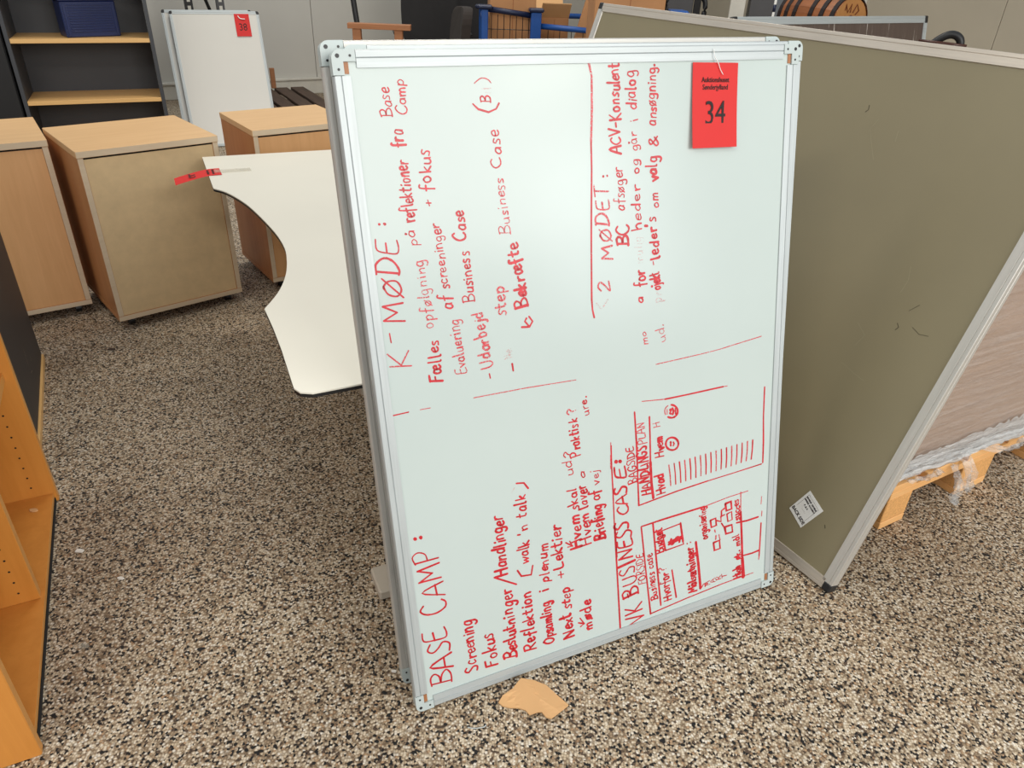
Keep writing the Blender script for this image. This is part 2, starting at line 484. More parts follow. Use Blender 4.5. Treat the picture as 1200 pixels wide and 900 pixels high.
# ---- handwriting: single-line letters, cap height 1, x to the right
GL = {
    'A': (0.75, [[(0, 0), (.38, 1.02), (.72, 0)], [(.1, .36), (.64, .4)]]),
    'B': (0.7, [[(.1, 1), (.08, 0)], [(.02, .96), (.4, 1.02), (.58, .8), (.42, .58), (.12, .52), (.5, .46), (.66, .22), (.42, .02), (-.02, .02)]]),
    'C': (0.7, [[(.62, .86), (.42, 1.02), (.14, .8), (.04, .42), (.2, .06), (.46, .0), (.66, .14)]]),
    'D': (0.75, [[(.1, 1), (.06, 0)], [(.0, .98), (.4, .96), (.66, .6), (.56, .2), (.2, .0), (.0, .02)]]),
    'E': (0.62, [[(.56, 1), (.14, .96), (.04, .5), (.06, .06), (.3, .0), (.58, .06)], [(.06, .52), (.46, .56)]]),
    'F': (0.6, [[(.12, 1), (.08, 0)], [(.08, .98), (.58, 1.02)], [(.1, .54), (.46, .58)]]),
    'G': (0.75, [[(.64, .84), (.4, 1.0), (.1, .76), (.06, .3), (.32, .0), (.62, .16), (.64, .44)], [(.64, .44), (.38, .44)]]),
    'H': (0.75, [[(.08, 1), (.06, 0)], [(.62, 1.02), (.62, 0)], [(.06, .5), (.64, .54)]]),
    'I': (0.28, [[(.12, 1), (.12, 0)]]),
    'K': (0.68, [[(.1, 1), (.06, 0)], [(.56, 1.0), (.12, .46)], [(.12, .46), (.62, .0)]]),
    'L': (0.55, [[(.1, 1), (.08, .04), (.5, .04)]]),
    'M': (0.9, [[(.04, 0), (.14, 1.0)], [(.14, 1.0), (.42, .34)], [(.42, .34), (.72, 1.0)], [(.72, 1.0), (.82, 0)]]),
    'N': (0.75, [[(.06, 0), (.1, 1)], [(.1, 1), (.6, .02)], [(.6, .02), (.64, 1.02)]]),
    'O': (0.75, [[(.4, 1), (.1, .76), (.06, .26), (.34, .0), (.64, .26), (.64, .74), (.4, 1), (.3, 1)]]),
    'Ø': (0.78, [[(.4, 1), (.1, .76), (.06, .26), (.34, .0), (.64, .26), (.64, .74), (.4, 1), (.3, 1)], [(.02, -.06), (.72, 1.06)]]),
    'P': (0.66, [[(.1, 1), (.08, -.04)], [(.04, .94), (.4, 1.04), (.6, .8), (.42, .5), (.1, .46)]]),
    'R': (0.7, [[(.1, 1), (.08, 0)], [(.04, .96), (.4, 1.0), (.56, .78), (.4, .54), (.12, .5)], [(.22, .5), (.64, .0)]]),
    'S': (0.6, [[(.54, .9), (.3, 1.02), (.1, .8), (.28, .56), (.5, .34), (.38, .04), (.02, .08)]]),
    'T': (0.65, [[(.3, 1), (.3, 0)], [(.0, .98), (.64, 1.02)]]),
    'U': (0.7, [[(.08, 1), (.08, .3), (.3, .0), (.56, .2), (.62, 1)]]),
    'V': (0.7, [[(.02, 1), (.3, .0)], [(.3, .0), (.64, 1.04)]]),
    'a': (0.52, [[(.42, .5), (.2, .56), (.04, .26), (.16, .0), (.38, .14), (.42, .5)], [(.42, .5), (.44, .02)]]),
    'b': (0.5, [[(.08, 1), (.08, .02)], [(.08, .36), (.28, .54), (.44, .28), (.28, .0), (.08, .06)]]),
    'c': (0.44, [[(.4, .48), (.2, .56), (.04, .28), (.16, .0), (.4, .08)]]),
    'd': (0.54, [[(.4, .46), (.2, .54), (.04, .26), (.16, .0), (.38, .12)], [(.44, 1.0), (.42, .0)]]),
    'e': (0.46, [[(.06, .28), (.38, .34), (.3, .56), (.08, .46), (.06, .14), (.22, .0), (.42, .1)]]),
    'f': (0.42, [[(.42, .98), (.24, 1.02), (.18, .7), (.16, -.2)], [(.02, .46), (.36, .52)]]),
    'g': (0.52, [[(.42, .5), (.2, .56), (.04, .28), (.18, .04), (.4, .16)], [(.42, .52), (.42, -.2), (.22, -.36), (.04, -.24)]]),
    'h': (0.52, [[(.08, 1), (.08, 0)], [(.08, .34), (.28, .54), (.42, .36), (.42, 0)]]),
    'i': (0.24, [[(.1, .52), (.1, 0)], [(.1, .76), (.12, .82)]]),
    'j': (0.3, [[(.16, .52), (.16, -.22), (.0, -.32)], [(.16, .76), (.18, .82)]]),
    'k': (0.5, [[(.08, 1), (.08, 0)], [(.4, .54), (.1, .26)], [(.1, .26), (.44, 0)]]),
    'l': (0.26, [[(.1, 1), (.1, .08), (.2, .0)]]),
    'm': (0.74, [[(.06, .52), (.06, 0)], [(.06, .34), (.2, .54), (.32, .4), (.33, 0)], [(.33, .34), (.48, .54), (.6, .4), (.62, 0)]]),
    'n': (0.52, [[(.06, .52), (.06, 0)], [(.06, .34), (.26, .54), (.4, .38), (.42, 0)]]),
    'o': (0.5, [[(.24, .54), (.06, .4), (.08, .08), (.26, .0), (.42, .2), (.36, .48), (.2, .54)]]),
    'ø': (0.52, [[(.24, .54), (.06, .4), (.08, .08), (.26, .0), (.42, .2), (.36, .48), (.2, .54)], [(.02, -.06), (.46, .6)]]),
    'p': (0.52, [[(.08, .54), (.06, -.34)], [(.08, .36), (.26, .56), (.44, .32), (.3, .02), (.08, .06)]]),
    'r': (0.4, [[(.06, .52), (.08, 0)], [(.08, .3), (.22, .52), (.38, .5)]]),
    's': (0.42, [[(.36, .5), (.18, .56), (.08, .4), (.3, .22), (.26, .02), (.02, .04)]]),
    't': (0.4, [[(.16, .9), (.14, .1), (.32, .02)], [(.0, .56), (.36, .6)]]),
    'u': (0.52, [[(.06, .52), (.08, .1), (.24, .0), (.4, .16), (.42, .52)], [(.42, .52), (.46, .0)]]),
    'v': (0.44, [[(.02, .52), (.2, .0)], [(.2, .0), (.42, .56)]]),
    'w': (0.66, [[(.02, .52), (.16, .0)], [(.16, .0), (.32, .44)], [(.32, .44), (.46, .0)], [(.46, .0), (.62, .56)]]),
    'x': (0.46, [[(.04, .52), (.4, 0)], [(.4, .54), (.02, 0)]]),
    'y': (0.5, [[(.04, .52), (.2, .08)], [(.42, .54), (.16, -.34)]]),
    'å': (0.52, [[(.42, .5), (.2, .56), (.04, .26), (.16, .0), (.38, .14), (.42, .5)], [(.42, .5), (.44, .02)], [(.22, .8), (.3, .9), (.2, .94), (.2, .82)]]),
    'æ': (0.8, [[(.38, .5), (.18, .56), (.04, .26), (.16, .0), (.36, .14), (.38, .5)], [(.38, .28), (.68, .34), (.6, .56), (.42, .44), (.42, .12), (.56, .0), (.74, .1)]]),
    '2': (0.55, [[(.04, .8), (.24, 1.0), (.46, .8), (.3, .42), (.02, .02), (.5, .06)]]),
    '-': (0.5, [[(.04, .38), (.42, .4)]]), '+': (0.55, [[(.04, .4), (.48, .42)], [(.26, .66), (.26, .14)]]),
    ':': (0.3, [[(.1, .22), (.13, .26)], [(.1, .66), (.13, .7)]]), '.': (0.2, [[(.06, .0), (.1, .04)]]),
    "'": (0.2, [[(.08, 1), (.06, .78)]]), '(': (0.35, [[(.28, 1.05), (.06, .6), (.26, -.05)]]), '/': (0.4, [[(.0, -.1), (.4, 1.1)]]),
    '?': (0.5, [[(.06, .8), (.24, 1.0), (.44, .8), (.24, .5), (.22, .3)], [(.22, .04), (.24, .08)]]),
    '&': (0.6, [[(.56, .02), (.12, .74), (.26, 1.0), (.4, .8), (.06, .3), (.2, .0), (.54, .36)]]),
    '$': (0.6, [[(.54, .84), (.3, .98), (.1, .76), (.46, .36), (.34, .06), (.02, .12)], [(.24, 1.15), (.2, -.12)], [(.38, 1.15), (.34, -.12)]]),
    ' ': (0.4, []),
}
ADV_GAP = 0.12
WRITING = [  # text, baseline start (u, v), baseline end (u, v), letter height, wear, pen width in mm; metres on the board
    ('K', 0.0674, 0.6982, 0.0652, 0.732, 0.0344, 1, 3.33),
    ('-', 0.0536, 0.7468, 0.0525, 0.768, 0.0293, 0, 2.96),
    ('MØDE', 0.0646, 0.7787, 0.0686, 0.9171, 0.035, 0, 3.1),
    (':', 0.0553, 0.9385, 0.0551, 0.9484, 0.0222, 0, 3.63),
    ('Fælles', 0.1227, 0.663, 0.1204, 0.7409, 0.022, 0, 4.11),
    ('opfølgning', 0.1163, 0.7612, 0.1098, 0.8775, 0.0198, 1, 3.37),
    ('på', 0.1022, 0.9023, 0.1, 0.9289, 0.0188, 0, 3.79),
    ('reflektioner', 0.1007, 0.9412, 0.1007, 1.0426, 0.0214, 0, 3.45),
    ('fra', 0.0969, 1.0583, 0.0966, 1.0852, 0.0207, 0, 3.61),
    ('Base', 0.0843, 1.1034, 0.0817, 1.1492, 0.0189, 0, 3.53),
    ('Camp', 0.1078, 1.1048, 0.1079, 1.1595, 0.0178, 0, 3.59),
    ('Evaluering', 0.1683, 0.6703, 0.1606, 0.7755, 0.021, 1, 2.92),
    ('af', 0.1524, 0.7888, 0.1516, 0.8127, 0.0216, 0, 3.42),
    ('screeninger', 0.1497, 0.8248, 0.1432, 0.9412, 0.0183, 0, 3.68),
    ('+', 0.1366, 0.9625, 0.1349, 0.9749, 0.0175, 0, 3.51),
    ('fokus', 0.1362, 0.987, 0.1388, 1.0532, 0.0217, 0, 3.49),
    ('-', 0.2204, 0.6509, 0.2188, 0.6625, 0.0201, 0, 4.38),
    ('Udarbejd', 0.218, 0.6724, 0.2054, 0.7779, 0.0233, 1, 4.01),
    ('Business', 0.1949, 0.7961, 0.1898, 0.8882, 0.0206, 0, 3.02),
    ('Case', 0.1887, 0.9013, 0.1872, 0.9523, 0.0214, 0, 3.38),
    ('-', 0.2651, 0.6564, 0.2638, 0.6738, 0.0206, 0, 4.49),
    ('Næ', 0.2594, 0.6843, 0.2572, 0.7008, 0.0187, 2, 2.05),
    ('step', 0.2534, 0.763, 0.251, 0.8186, 0.0232, 1, 3.99),
    ('Bekræfte', 0.2963, 0.7738, 0.2809, 0.8912, 0.0237, 0, 4.25),
    ('Business', 0.2705, 0.9041, 0.2628, 1.0045, 0.0193, 1, 3.56),
    ('Case', 0.262, 1.0143, 0.2621, 1.0755, 0.0202, 0, 3.75),
    ('B', 0.2511, 1.1183, 0.2504, 1.1288, 0.0165, 0, 3.62),
    ('il', 0.252, 1.13, 0.2517, 1.1443, 0.0135, 2, 1.8),
    ('2', 0.4676, 0.776, 0.4655, 0.7981, 0.0261, 1, 3.75),
    ('(', 0.4611, 0.7466, 0.4598, 0.7664, 0.0244, 2, 3.02),
    ('MØDET', 0.4721, 0.8357, 0.4688, 0.9671, 0.0258, 1, 3.52),
    (':', 0.4701, 0.9819, 0.4696, 0.9938, 0.0195, 0, 4.63),
    ('BC', 0.51, 0.8584, 0.508, 0.8995, 0.0243, 0, 4.52),
    ('afsøger', 0.5021, 0.9225, 0.4994, 1.0035, 0.0202, 0, 3.69),
    ('ACV-Konsulent', 0.4981, 1.0228, 0.4949, 1.1785, 0.0232, 0, 4.12),
    ('mo', 0.5504, 0.6595, 0.5457, 0.6881, 0.0141, 1, 3.24),
    ('a', 0.5406, 0.7442, 0.5398, 0.7569, 0.0177, 0, 4.73),
    ('for', 0.5459, 0.7769, 0.5424, 0.8094, 0.0253, 0, 4.31),
    ('mulig', 0.5397, 0.8212, 0.5386, 0.8743, 0.0192, 2, 2.13),
    ('heder', 0.5387, 0.8838, 0.5362, 0.9663, 0.0208, 0, 3.61),
    ('og', 0.5346, 0.9861, 0.5332, 1.0117, 0.0184, 0, 4.07),
    ('går', 0.5335, 1.0265, 0.5304, 1.0604, 0.02, 0, 3.66),
    ('i', 0.5325, 1.077, 0.5317, 1.0821, 0.018, 0, 3.61),
    ('dialog', 0.531, 1.0965, 0.526, 1.1656, 0.0214, 0, 3.95),
    ('ud.', 0.5919, 0.6587, 0.587, 0.6989, 0.0186, 1, 2.9),
    ('pr', 0.5851, 0.7403, 0.5832, 0.7609, 0.0241, 2, 2.63),
    ('ojekt', 0.5802, 0.7664, 0.5765, 0.8002, 0.0219, 0, 4.61),
    ('-', 0.5717, 0.814, 0.5707, 0.8223, 0.0196, 0, 4.33),
    ("leder's", 0.5776, 0.8256, 0.5704, 0.9044, 0.0216, 0, 4.93),
    ('om', 0.5772, 0.9211, 0.5755, 0.9493, 0.0172, 0, 5.38),
    ('valg', 0.5757, 0.9709, 0.5731, 1.0136, 0.0227, 0, 4.93),
    ('&', 0.5789, 1.0305, 0.5771, 1.0492, 0.0224, 0, 4.12),
    ('ansøgning.', 0.5726, 1.0671, 0.5707, 1.1759, 0.0203, 0, 4.81),
    ('BASE', 0.0819, 0.0421, 0.0817, 0.1813, 0.0482, 0, 3.57),
    ('CAMP', 0.0811, 0.2061, 0.0757, 0.347, 0.0457, 0, 3.2),
    (':', 0.0581, 0.3668, 0.0576, 0.3844, 0.0249, 0, 4.67),
    ('Screening', 0.1336, 0.0471, 0.133, 0.1749, 0.0268, 0, 3.86),
    ('Fokus', 0.1783, 0.0431, 0.1746, 0.126, 0.0275, 0, 4.15),
    ('Beslutninger', 0.2209, 0.0466, 0.2206, 0.214, 0.0261, 0, 4.24),
    ('Handlinger', 0.2144, 0.2434, 0.2138, 0.3795, 0.0264, 0, 4.17),
    ('Reflektion', 0.2661, 0.0485, 0.2618, 0.1944, 0.0267, 0, 4.34),
    ("walk 'n talk", 0.2639, 0.255, 0.2645, 0.4043, 0.0231, 0, 4.27),
    ('Opsamling', 0.3082, 0.0497, 0.3031, 0.1542, 0.0252, 0, 4.44),
    ('i', 0.3024, 0.1769, 0.302, 0.1871, 0.0242, 0, 3.65),
    ('plenum', 0.3037, 0.1987, 0.3059, 0.287, 0.0221, 0, 4.03),
    ('Next', 0.3552, 0.0474, 0.351, 0.1107, 0.0258, 0, 4.98),
    ('step', 0.3514, 0.119, 0.351, 0.1751, 0.0232, 0, 4.44),
    ('+', 0.343, 0.196, 0.342, 0.2146, 0.0205, 0, 4.12),
    ('Lektier', 0.3392, 0.2195, 0.3381, 0.3298, 0.0244, 0, 4.29),
    ('møde', 0.4024, 0.0497, 0.3979, 0.124, 0.0243, 0, 4.88),
    ('Hvem', 0.3828, 0.2561, 0.3803, 0.3353, 0.0247, 0, 4.55),
    ('skal', 0.3797, 0.3432, 0.3749, 0.3902, 0.022, 0, 4.43),
    ('ud?', 0.3705, 0.4204, 0.3683, 0.4751, 0.0195, 0, 3.53),
    ('Praktisk', 0.3896, 0.4583, 0.3855, 0.5395, 0.0214, 0, 4.11),
    ('?', 0.384, 0.5487, 0.3837, 0.5628, 0.0208, 1, 3.05),
    ('Hvem', 0.4061, 0.2561, 0.402, 0.3332, 0.0229, 0, 4.81),
    ('laver', 0.4023, 0.3409, 0.3984, 0.3917, 0.0223, 0, 4.49),
    ('a', 0.3981, 0.4069, 0.3978, 0.4238, 0.0159, 0, 3.79),
    ('ure.', 0.4112, 0.5394, 0.408, 0.579, 0.0174, 0, 3.68),
    ('Briefing', 0.4389, 0.2594, 0.4335, 0.3421, 0.0254, 0, 4.68),
    ('af', 0.4297, 0.3509, 0.4286, 0.3763, 0.0226, 0, 4.33),
    ('vej', 0.4289, 0.3857, 0.4262, 0.4206, 0.0183, 0, 3.68),
    ('VK', 0.5318, 0.0287, 0.5269, 0.078, 0.04, 0, 3.81),
    ('-', 0.5073, 0.0978, 0.5054, 0.1114, 0.032, 0, 5.53),
    ('BUSINESS', 0.5173, 0.0998, 0.4981, 0.2867, 0.039, 0, 4.17),
    ('CAS', 0.4994, 0.3004, 0.4936, 0.373, 0.0302, 0, 4.34),
    ('E', 0.4928, 0.3829, 0.4904, 0.4124, 0.0294, 0, 4.23),
    (':', 0.4855, 0.4193, 0.4847, 0.429, 0.0249, 0, 6.25),
    ('FORSIDE', 0.5375, 0.1181, 0.5308, 0.1948, 0.0185, 0, 3.72),
    ('Business case', 0.5685, 0.0683, 0.5538, 0.192, 0.0191, 0, 4.79),
    ('Hvorfor', 0.6052, 0.0536, 0.5972, 0.1292, 0.0219, 0, 4.65),
    ('?', 0.5938, 0.1303, 0.5916, 0.1462, 0.0214, 1, 3.58),
    ('Budget', 0.5872, 0.1829, 0.5796, 0.2431, 0.021, 0, 5.15),
    ('$', 0.6314, 0.1942, 0.6279, 0.2144, 0.0308, 0, 5.73),
    ('Målsætninger', 0.6772, 0.0531, 0.6627, 0.1763, 0.0227, 0, 5.57),
    (':', 0.6626, 0.1806, 0.6614, 0.1918, 0.0194, 0, 3.89),
    ('S', 0.7, 0.0558, 0.6988, 0.0666, 0.014, 0, 3.59),
    ('M', 0.7133, 0.0582, 0.7121, 0.0691, 0.0141, 0, 3.61),
    ('A', 0.7279, 0.0603, 0.7267, 0.0712, 0.0142, 0, 3.63),
    ('R', 0.7438, 0.062, 0.7426, 0.0729, 0.0143, 0, 3.65),
    ('T', 0.7611, 0.0621, 0.7598, 0.073, 0.0144, 0, 3.68),
    ('organisering', 0.7037, 0.1814, 0.6963, 0.2659, 0.0198, 0, 5.46),
    ('High', 0.8042, 0.0493, 0.8012, 0.0826, 0.0214, 0, 5.38),
    ('øk. mål', 0.8011, 0.0986, 0.7937, 0.1661, 0.0185, 0, 5.84),
    ('succes', 0.7961, 0.2029, 0.7891, 0.2611, 0.018, 0, 5.16),
    ('BAGSIDE', 0.5206, 0.368, 0.5118, 0.4548, 0.0193, 0, 4.31),
    ('HANDLINGS', 0.5531, 0.3319, 0.5438, 0.4474, 0.022, 0, 4.64),
    ('PLAN', 0.5438, 0.4493, 0.5382, 0.4976, 0.0191, 1, 4.05),
    ('Hvad', 0.5899, 0.3242, 0.5846, 0.3736, 0.0225, 0, 4.74),
    ('Hvem', 0.588, 0.41, 0.5839, 0.4593, 0.0219, 0, 4.85),
    ('H', 0.5787, 0.4794, 0.5767, 0.4912, 0.0172, 1, 3.23),
]
DRAWN = [  # pen width in mm, wear, points in metres on the board
    (4.33, 1, [(0.4356, 1.1782), (0.4413, 1.1538), (0.4399, 1.1016), (0.436, 1.0454)]),
    (3.79, 0, [(0.436, 1.0454), (0.4356, 1.0021), (0.4315, 0.9131), (0.4295, 0.8627), (0.4266, 0.7663), (0.4276, 0.7466), (0.4308, 0.7313)]),
    (2.41, 0, [(0.0201, 0.6178), (0.0278, 0.619), (0.0547, 0.6197)]),
    (1.56, 1, [(0.0756, 0.6197), (0.0944, 0.6193)]),
    (1.82, 1, [(0.1768, 0.6216), (0.2786, 0.6204), (0.3863, 0.6162)]),
    (2.07, 1, [(0.569, 0.6145), (0.704, 0.6178), (0.7711, 0.6232), (0.8378, 0.6292)]),
    (3.26, 0, [(0.2193, 1.1168), (0.2279, 1.1086), (0.2458, 1.1032), (0.2597, 1.1079), (0.2654, 1.1165)]),
    (2.06, 1, [(0.2247, 1.148), (0.2368, 1.1551), (0.2482, 1.1531), (0.2535, 1.1475)]),
    (4.1, 0, [(0.2802, 0.7363), (0.2956, 0.7347), (0.3024, 0.7437), (0.296, 0.7536)]),
    (3.79, 0, [(0.2956, 0.7347), (0.2871, 0.7461), (0.2908, 0.7513)]),
    (4.11, 0, [(0.1866, 0.2454), (0.2324, 0.2152)]),
    (4.23, 0, [(0.2368, 0.2456), (0.2444, 0.2301), (0.266, 0.2266), (0.2706, 0.2462)]),
    (1.82, 2, [(0.2363, 0.4158), (0.2432, 0.4255)]),
    (4.02, 0, [(0.248, 0.4336), (0.2635, 0.4307), (0.272, 0.4169)]),
    (4.33, 0, [(0.368, 0.0761), (0.3816, 0.0694)]),
    (3.46, 0, [(0.3721, 0.0864), (0.3816, 0.0694), (0.3724, 0.0652)]),
    (3.23, 0, [(0.3471, 0.2755), (0.3625, 0.2629)]),
    (2.84, 0, [(0.3562, 0.2762), (0.3625, 0.2629), (0.3511, 0.2641)]),
    (3.26, 0, [(0.4597, 0.4633), (0.4597, 0.4182), (0.4613, 0.3624), (0.4624, 0.2877), (0.4662, 0.2052)]),
    (4.39, 0, [(0.4662, 0.2052), (0.4629, 0.2831), (0.4667, 0.1511), (0.4707, 0.0138)]),
    (2.44, 1, [(0.459, 0.4704), (0.4596, 0.46)]),
    (4.08, 0, [(0.55, 0.0346), (0.538, 0.1566), (0.5285, 0.2598)]),
    (4.24, 0, [(0.5294, 0.2604), (0.5852, 0.2622), (0.694, 0.2634)]),
    (2.42, 1, [(0.694, 0.2634), (0.76, 0.2689), (0.8156, 0.27)]),
    (3.36, 0, [(0.55, 0.0355), (0.6498, 0.043), (0.7516, 0.048)]),
    (2.63, 1, [(0.7516, 0.048), (0.84, 0.0486)]),
    (4.37, 0, [(0.5775, 0.0483), (0.569, 0.1382), (0.558, 0.2616)]),
    (4.45, 0, [(0.6192, 0.0547), (0.6075, 0.1294)]),
    (4.23, 0, [(0.5903, 0.1839), (0.6385, 0.1856), (0.63, 0.2391), (0.5816, 0.2354), (0.5903, 0.1839)]),
    (6.25, 0, [(0.6371, 0.1925), (0.63, 0.24)]),
    (6.63, 0, [(0.6865, 0.0557), (0.6798, 0.1207), (0.672, 0.1809)]),
    (5.54, 0, [(0.721, 0.1645), (0.7378, 0.1657), (0.7403, 0.1442), (0.7243, 0.1437), (0.721, 0.1645)]),
    (5.43, 0, [(0.7112, 0.2238), (0.7258, 0.2257), (0.7282, 0.2069), (0.7144, 0.2056), (0.7112, 0.2238)]),
    (6.09, 0, [(0.7524, 0.1956), (0.7723, 0.196), (0.7749, 0.1768), (0.7559, 0.1771), (0.7524, 0.1956)]),
    (4.54, 0, [(0.7573, 0.2272), (0.7703, 0.2297), (0.7729, 0.209), (0.7608, 0.2072), (0.7573, 0.2272)]),
    (6.5, 0, [(0.7522, 0.2544), (0.768, 0.2561), (0.7706, 0.2369), (0.7556, 0.2359), (0.7522, 0.2544)]),
    (4.49, 0, [(0.7279, 0.2191), (0.7414, 0.2126), (0.7401, 0.226), (0.7506, 0.2273)]),
    (4.51, 0, [(0.7501, 0.2438), (0.7417, 0.2397), (0.742, 0.2246)]),
    (4.03, 0, [(0.7425, 0.208), (0.75, 0.1963), (0.7537, 0.1843)]),
    (4.03, 1, [(0.7278, 0.1809), (0.7271, 0.1715)]),
    (4.0, 1, [(0.7236, 0.1961), (0.7257, 0.1902)]),
    (3.28, 1, [(0.736, 0.1807), (0.7397, 0.1664)]),
    (9.77, 0, [(0.8109, 0.0463), (0.8059, 0.0994)]),
    (6.4, 0, [(0.8059, 0.0994), (0.8015, 0.1638), (0.7969, 0.2223)]),
    (2.83, 1, [(0.7969, 0.2223), (0.795, 0.2724)]),
    (4.64, 0, [(0.7855, 0.1971), (0.8162, 0.1941), (0.8488, 0.1947)]),
    (4.52, 0, [(0.8022, 0.1051), (0.8351, 0.1032), (0.8545, 0.1047)]),
    (4.38, 0, [(0.8563, 0.0875), (0.8574, 0.1294), (0.8582, 0.1765)]),
    (2.74, 1, [(0.8556, 0.0794), (0.8562, 0.0885)]),
    (2.67, 1, [(0.8589, 0.1941), (0.8593, 0.2073)]),
    (2.38, 1, [(0.8559, 0.2259), (0.8564, 0.2454)]),
    (4.17, 0, [(0.5233, 0.3119), (0.5218, 0.3736), (0.5202, 0.4509), (0.5165, 0.5233)]),
    (2.06, 1, [(0.4569, 0.413), (0.4578, 0.443)]),
    (3.73, 0, [(0.5233, 0.3119), (0.6207, 0.3202), (0.7022, 0.3237)]),
    (2.87, 0, [(0.7022, 0.3237), (0.7773, 0.3255), (0.8524, 0.3281)]),
    (6.7, 0, [(0.5598, 0.3197), (0.5554, 0.3572), (0.5534, 0.4047)]),
    (4.13, 0, [(0.5534, 0.4047), (0.5531, 0.4586), (0.5519, 0.5059)]),
    (4.12, 0, [(0.8558, 0.3306), (0.8552, 0.3818), (0.8522, 0.444), (0.8522, 0.512)]),
    (2.07, 1, [(0.5347, 0.5427), (0.5905, 0.5362)]),
    (4.07, 0, [(0.5905, 0.5362), (0.6458, 0.5352), (0.6982, 0.535), (0.7385, 0.5348)]),
    (2.31, 1, [(0.7385, 0.5348), (0.7498, 0.5341)]),
    (4.93, 0, [(0.6239, 0.4297), (0.6234, 0.4261), (0.6218, 0.423), (0.6192, 0.4206), (0.6159, 0.4191), (0.612, 0.4185), (0.6078, 0.419), (0.6037, 0.4205), (0.5998, 0.4228), (0.5965, 0.4259), (0.594, 0.4294), (0.5924, 0.4332), (0.5919, 0.4371), (0.5925, 0.4406), (0.5941, 0.4437), (0.5966, 0.4461), (0.5999, 0.4476), (0.6037, 0.4482), (0.6078, 0.4477), (0.612, 0.4463), (0.6158, 0.444), (0.6191, 0.441), (0.6217, 0.4374), (0.6233, 0.4336), (0.6239, 0.4297)]),
    (4.77, 0, [(0.6057, 0.5208), (0.6098, 0.5194), (0.6138, 0.5172), (0.6171, 0.5143), (0.6197, 0.5108), (0.6213, 0.507), (0.6219, 0.5031), (0.6214, 0.4995), (0.6197, 0.4964), (0.6172, 0.4939), (0.6138, 0.4924), (0.6099, 0.4918), (0.6057, 0.4922), (0.6015, 0.4936), (0.5976, 0.4958)]),
    (2.59, 1, [(0.5917, 0.5023), (0.5901, 0.5061), (0.5896, 0.5099), (0.5901, 0.5135), (0.5917, 0.5166), (0.5943, 0.519), (0.5976, 0.5205)]),
    (4.87, 0, [(0.6039, 0.4386), (0.6048, 0.4353)]),
    (4.88, 0, [(0.6039, 0.4324), (0.6048, 0.4298)]),
    (4.0, 0, [(0.6109, 0.4366), (0.613, 0.4326), (0.6109, 0.4284)]),
    (5.64, 0, [(0.6031, 0.5112), (0.6044, 0.5072)]),
    (4.78, 0, [(0.6023, 0.5038), (0.6048, 0.501)]),
    (5.66, 0, [(0.6082, 0.5128), (0.6116, 0.5056), (0.6091, 0.4994)]),
    (2.16, 1, [(0.5955, 0.5128), (0.5955, 0.5023)]),
    (3.49, 0, [(0.6159, 0.5112), (0.6168, 0.4978)]),
    (3.36, 1, [(0.5996, 0.3868), (0.6028, 0.3618), (0.6044, 0.337)]),
    (3.38, 0, [(0.613, 0.3872), (0.616, 0.3623), (0.6173, 0.3376)]),
    (3.4, 0, [(0.6264, 0.3876), (0.6293, 0.3628), (0.6304, 0.3382)]),
    (3.42, 1, [(0.64, 0.388), (0.6426, 0.3633), (0.6435, 0.3388)]),
    (3.45, 0, [(0.6536, 0.3884), (0.6561, 0.3638), (0.6568, 0.3394)]),
    (3.47, 0, [(0.6673, 0.3887), (0.6696, 0.3643), (0.6701, 0.3401)]),
    (3.5, 1, [(0.6811, 0.3891), (0.6832, 0.3648), (0.6835, 0.3407)]),
    (3.52, 0, [(0.695, 0.3895), (0.6969, 0.3653), (0.6969, 0.3413)]),
    (3.54, 0, [(0.709, 0.3899), (0.7107, 0.3658), (0.7105, 0.342)]),
    (3.57, 1, [(0.7231, 0.3903), (0.7245, 0.3663), (0.7241, 0.3426)]),
    (3.59, 0, [(0.7373, 0.3907), (0.7385, 0.3668), (0.7378, 0.3432)]),
    (3.62, 0, [(0.7515, 0.3911), (0.7525, 0.3674), (0.7516, 0.3439)]),
    (3.64, 1, [(0.7659, 0.3915), (0.7666, 0.3679), (0.7655, 0.3445)]),
    (3.67, 0, [(0.7803, 0.3919), (0.7808, 0.3684), (0.7794, 0.3452)]),
    (3.7, 0, [(0.7948, 0.3923), (0.7951, 0.3689), (0.7935, 0.3458)]),
    (3.72, 1, [(0.8095, 0.3927), (0.8095, 0.3695), (0.8076, 0.3465)]),
    (3.75, 0, [(0.8242, 0.3931), (0.824, 0.37), (0.8218, 0.3471)]),
]



def ribbon(bm, pts, width, y, seed):
    """a flat pen stroke lying on the board face (X, Z), with rounded ends"""
    rnd = random.Random(seed)
    P = [Vector((p[0], p[1])) for p in pts]
    if len(P) < 2 or (P[-1] - P[0]).length + (P[len(P) // 2] - P[0]).length < 1e-5: return
    L = []; R = []
    n = len(P); h = width / 2
    d0 = (P[1] - P[0]).normalized(); d1 = (P[-1] - P[-2]).normalized()
    path = [P[0] - d0 * h * 0.8] + P + [P[-1] + d1 * h * 0.8]
    ww = [h * 0.45] + [h * (0.85 + 0.3 * rnd.random()) for _ in P] + [h * 0.45]
    for i, p in enumerate(path):
        d = path[min(i + 1, len(path) - 1)] - path[max(i - 1, 0)]
        if d.length < 1e-9: d = d0.copy()
        d.normalize(); nrm = Vector((-d.y, d.x))
        L.append(bm.verts.new((p.x + nrm.x * ww[i], y, p.y + nrm.y * ww[i])))
        R.append(bm.verts.new((p.x - nrm.x * ww[i], y, p.y - nrm.y * ww[i])))
    for i in range(len(path) - 1):
        bm.faces.new((L[i], R[i], R[i + 1], L[i + 1]))


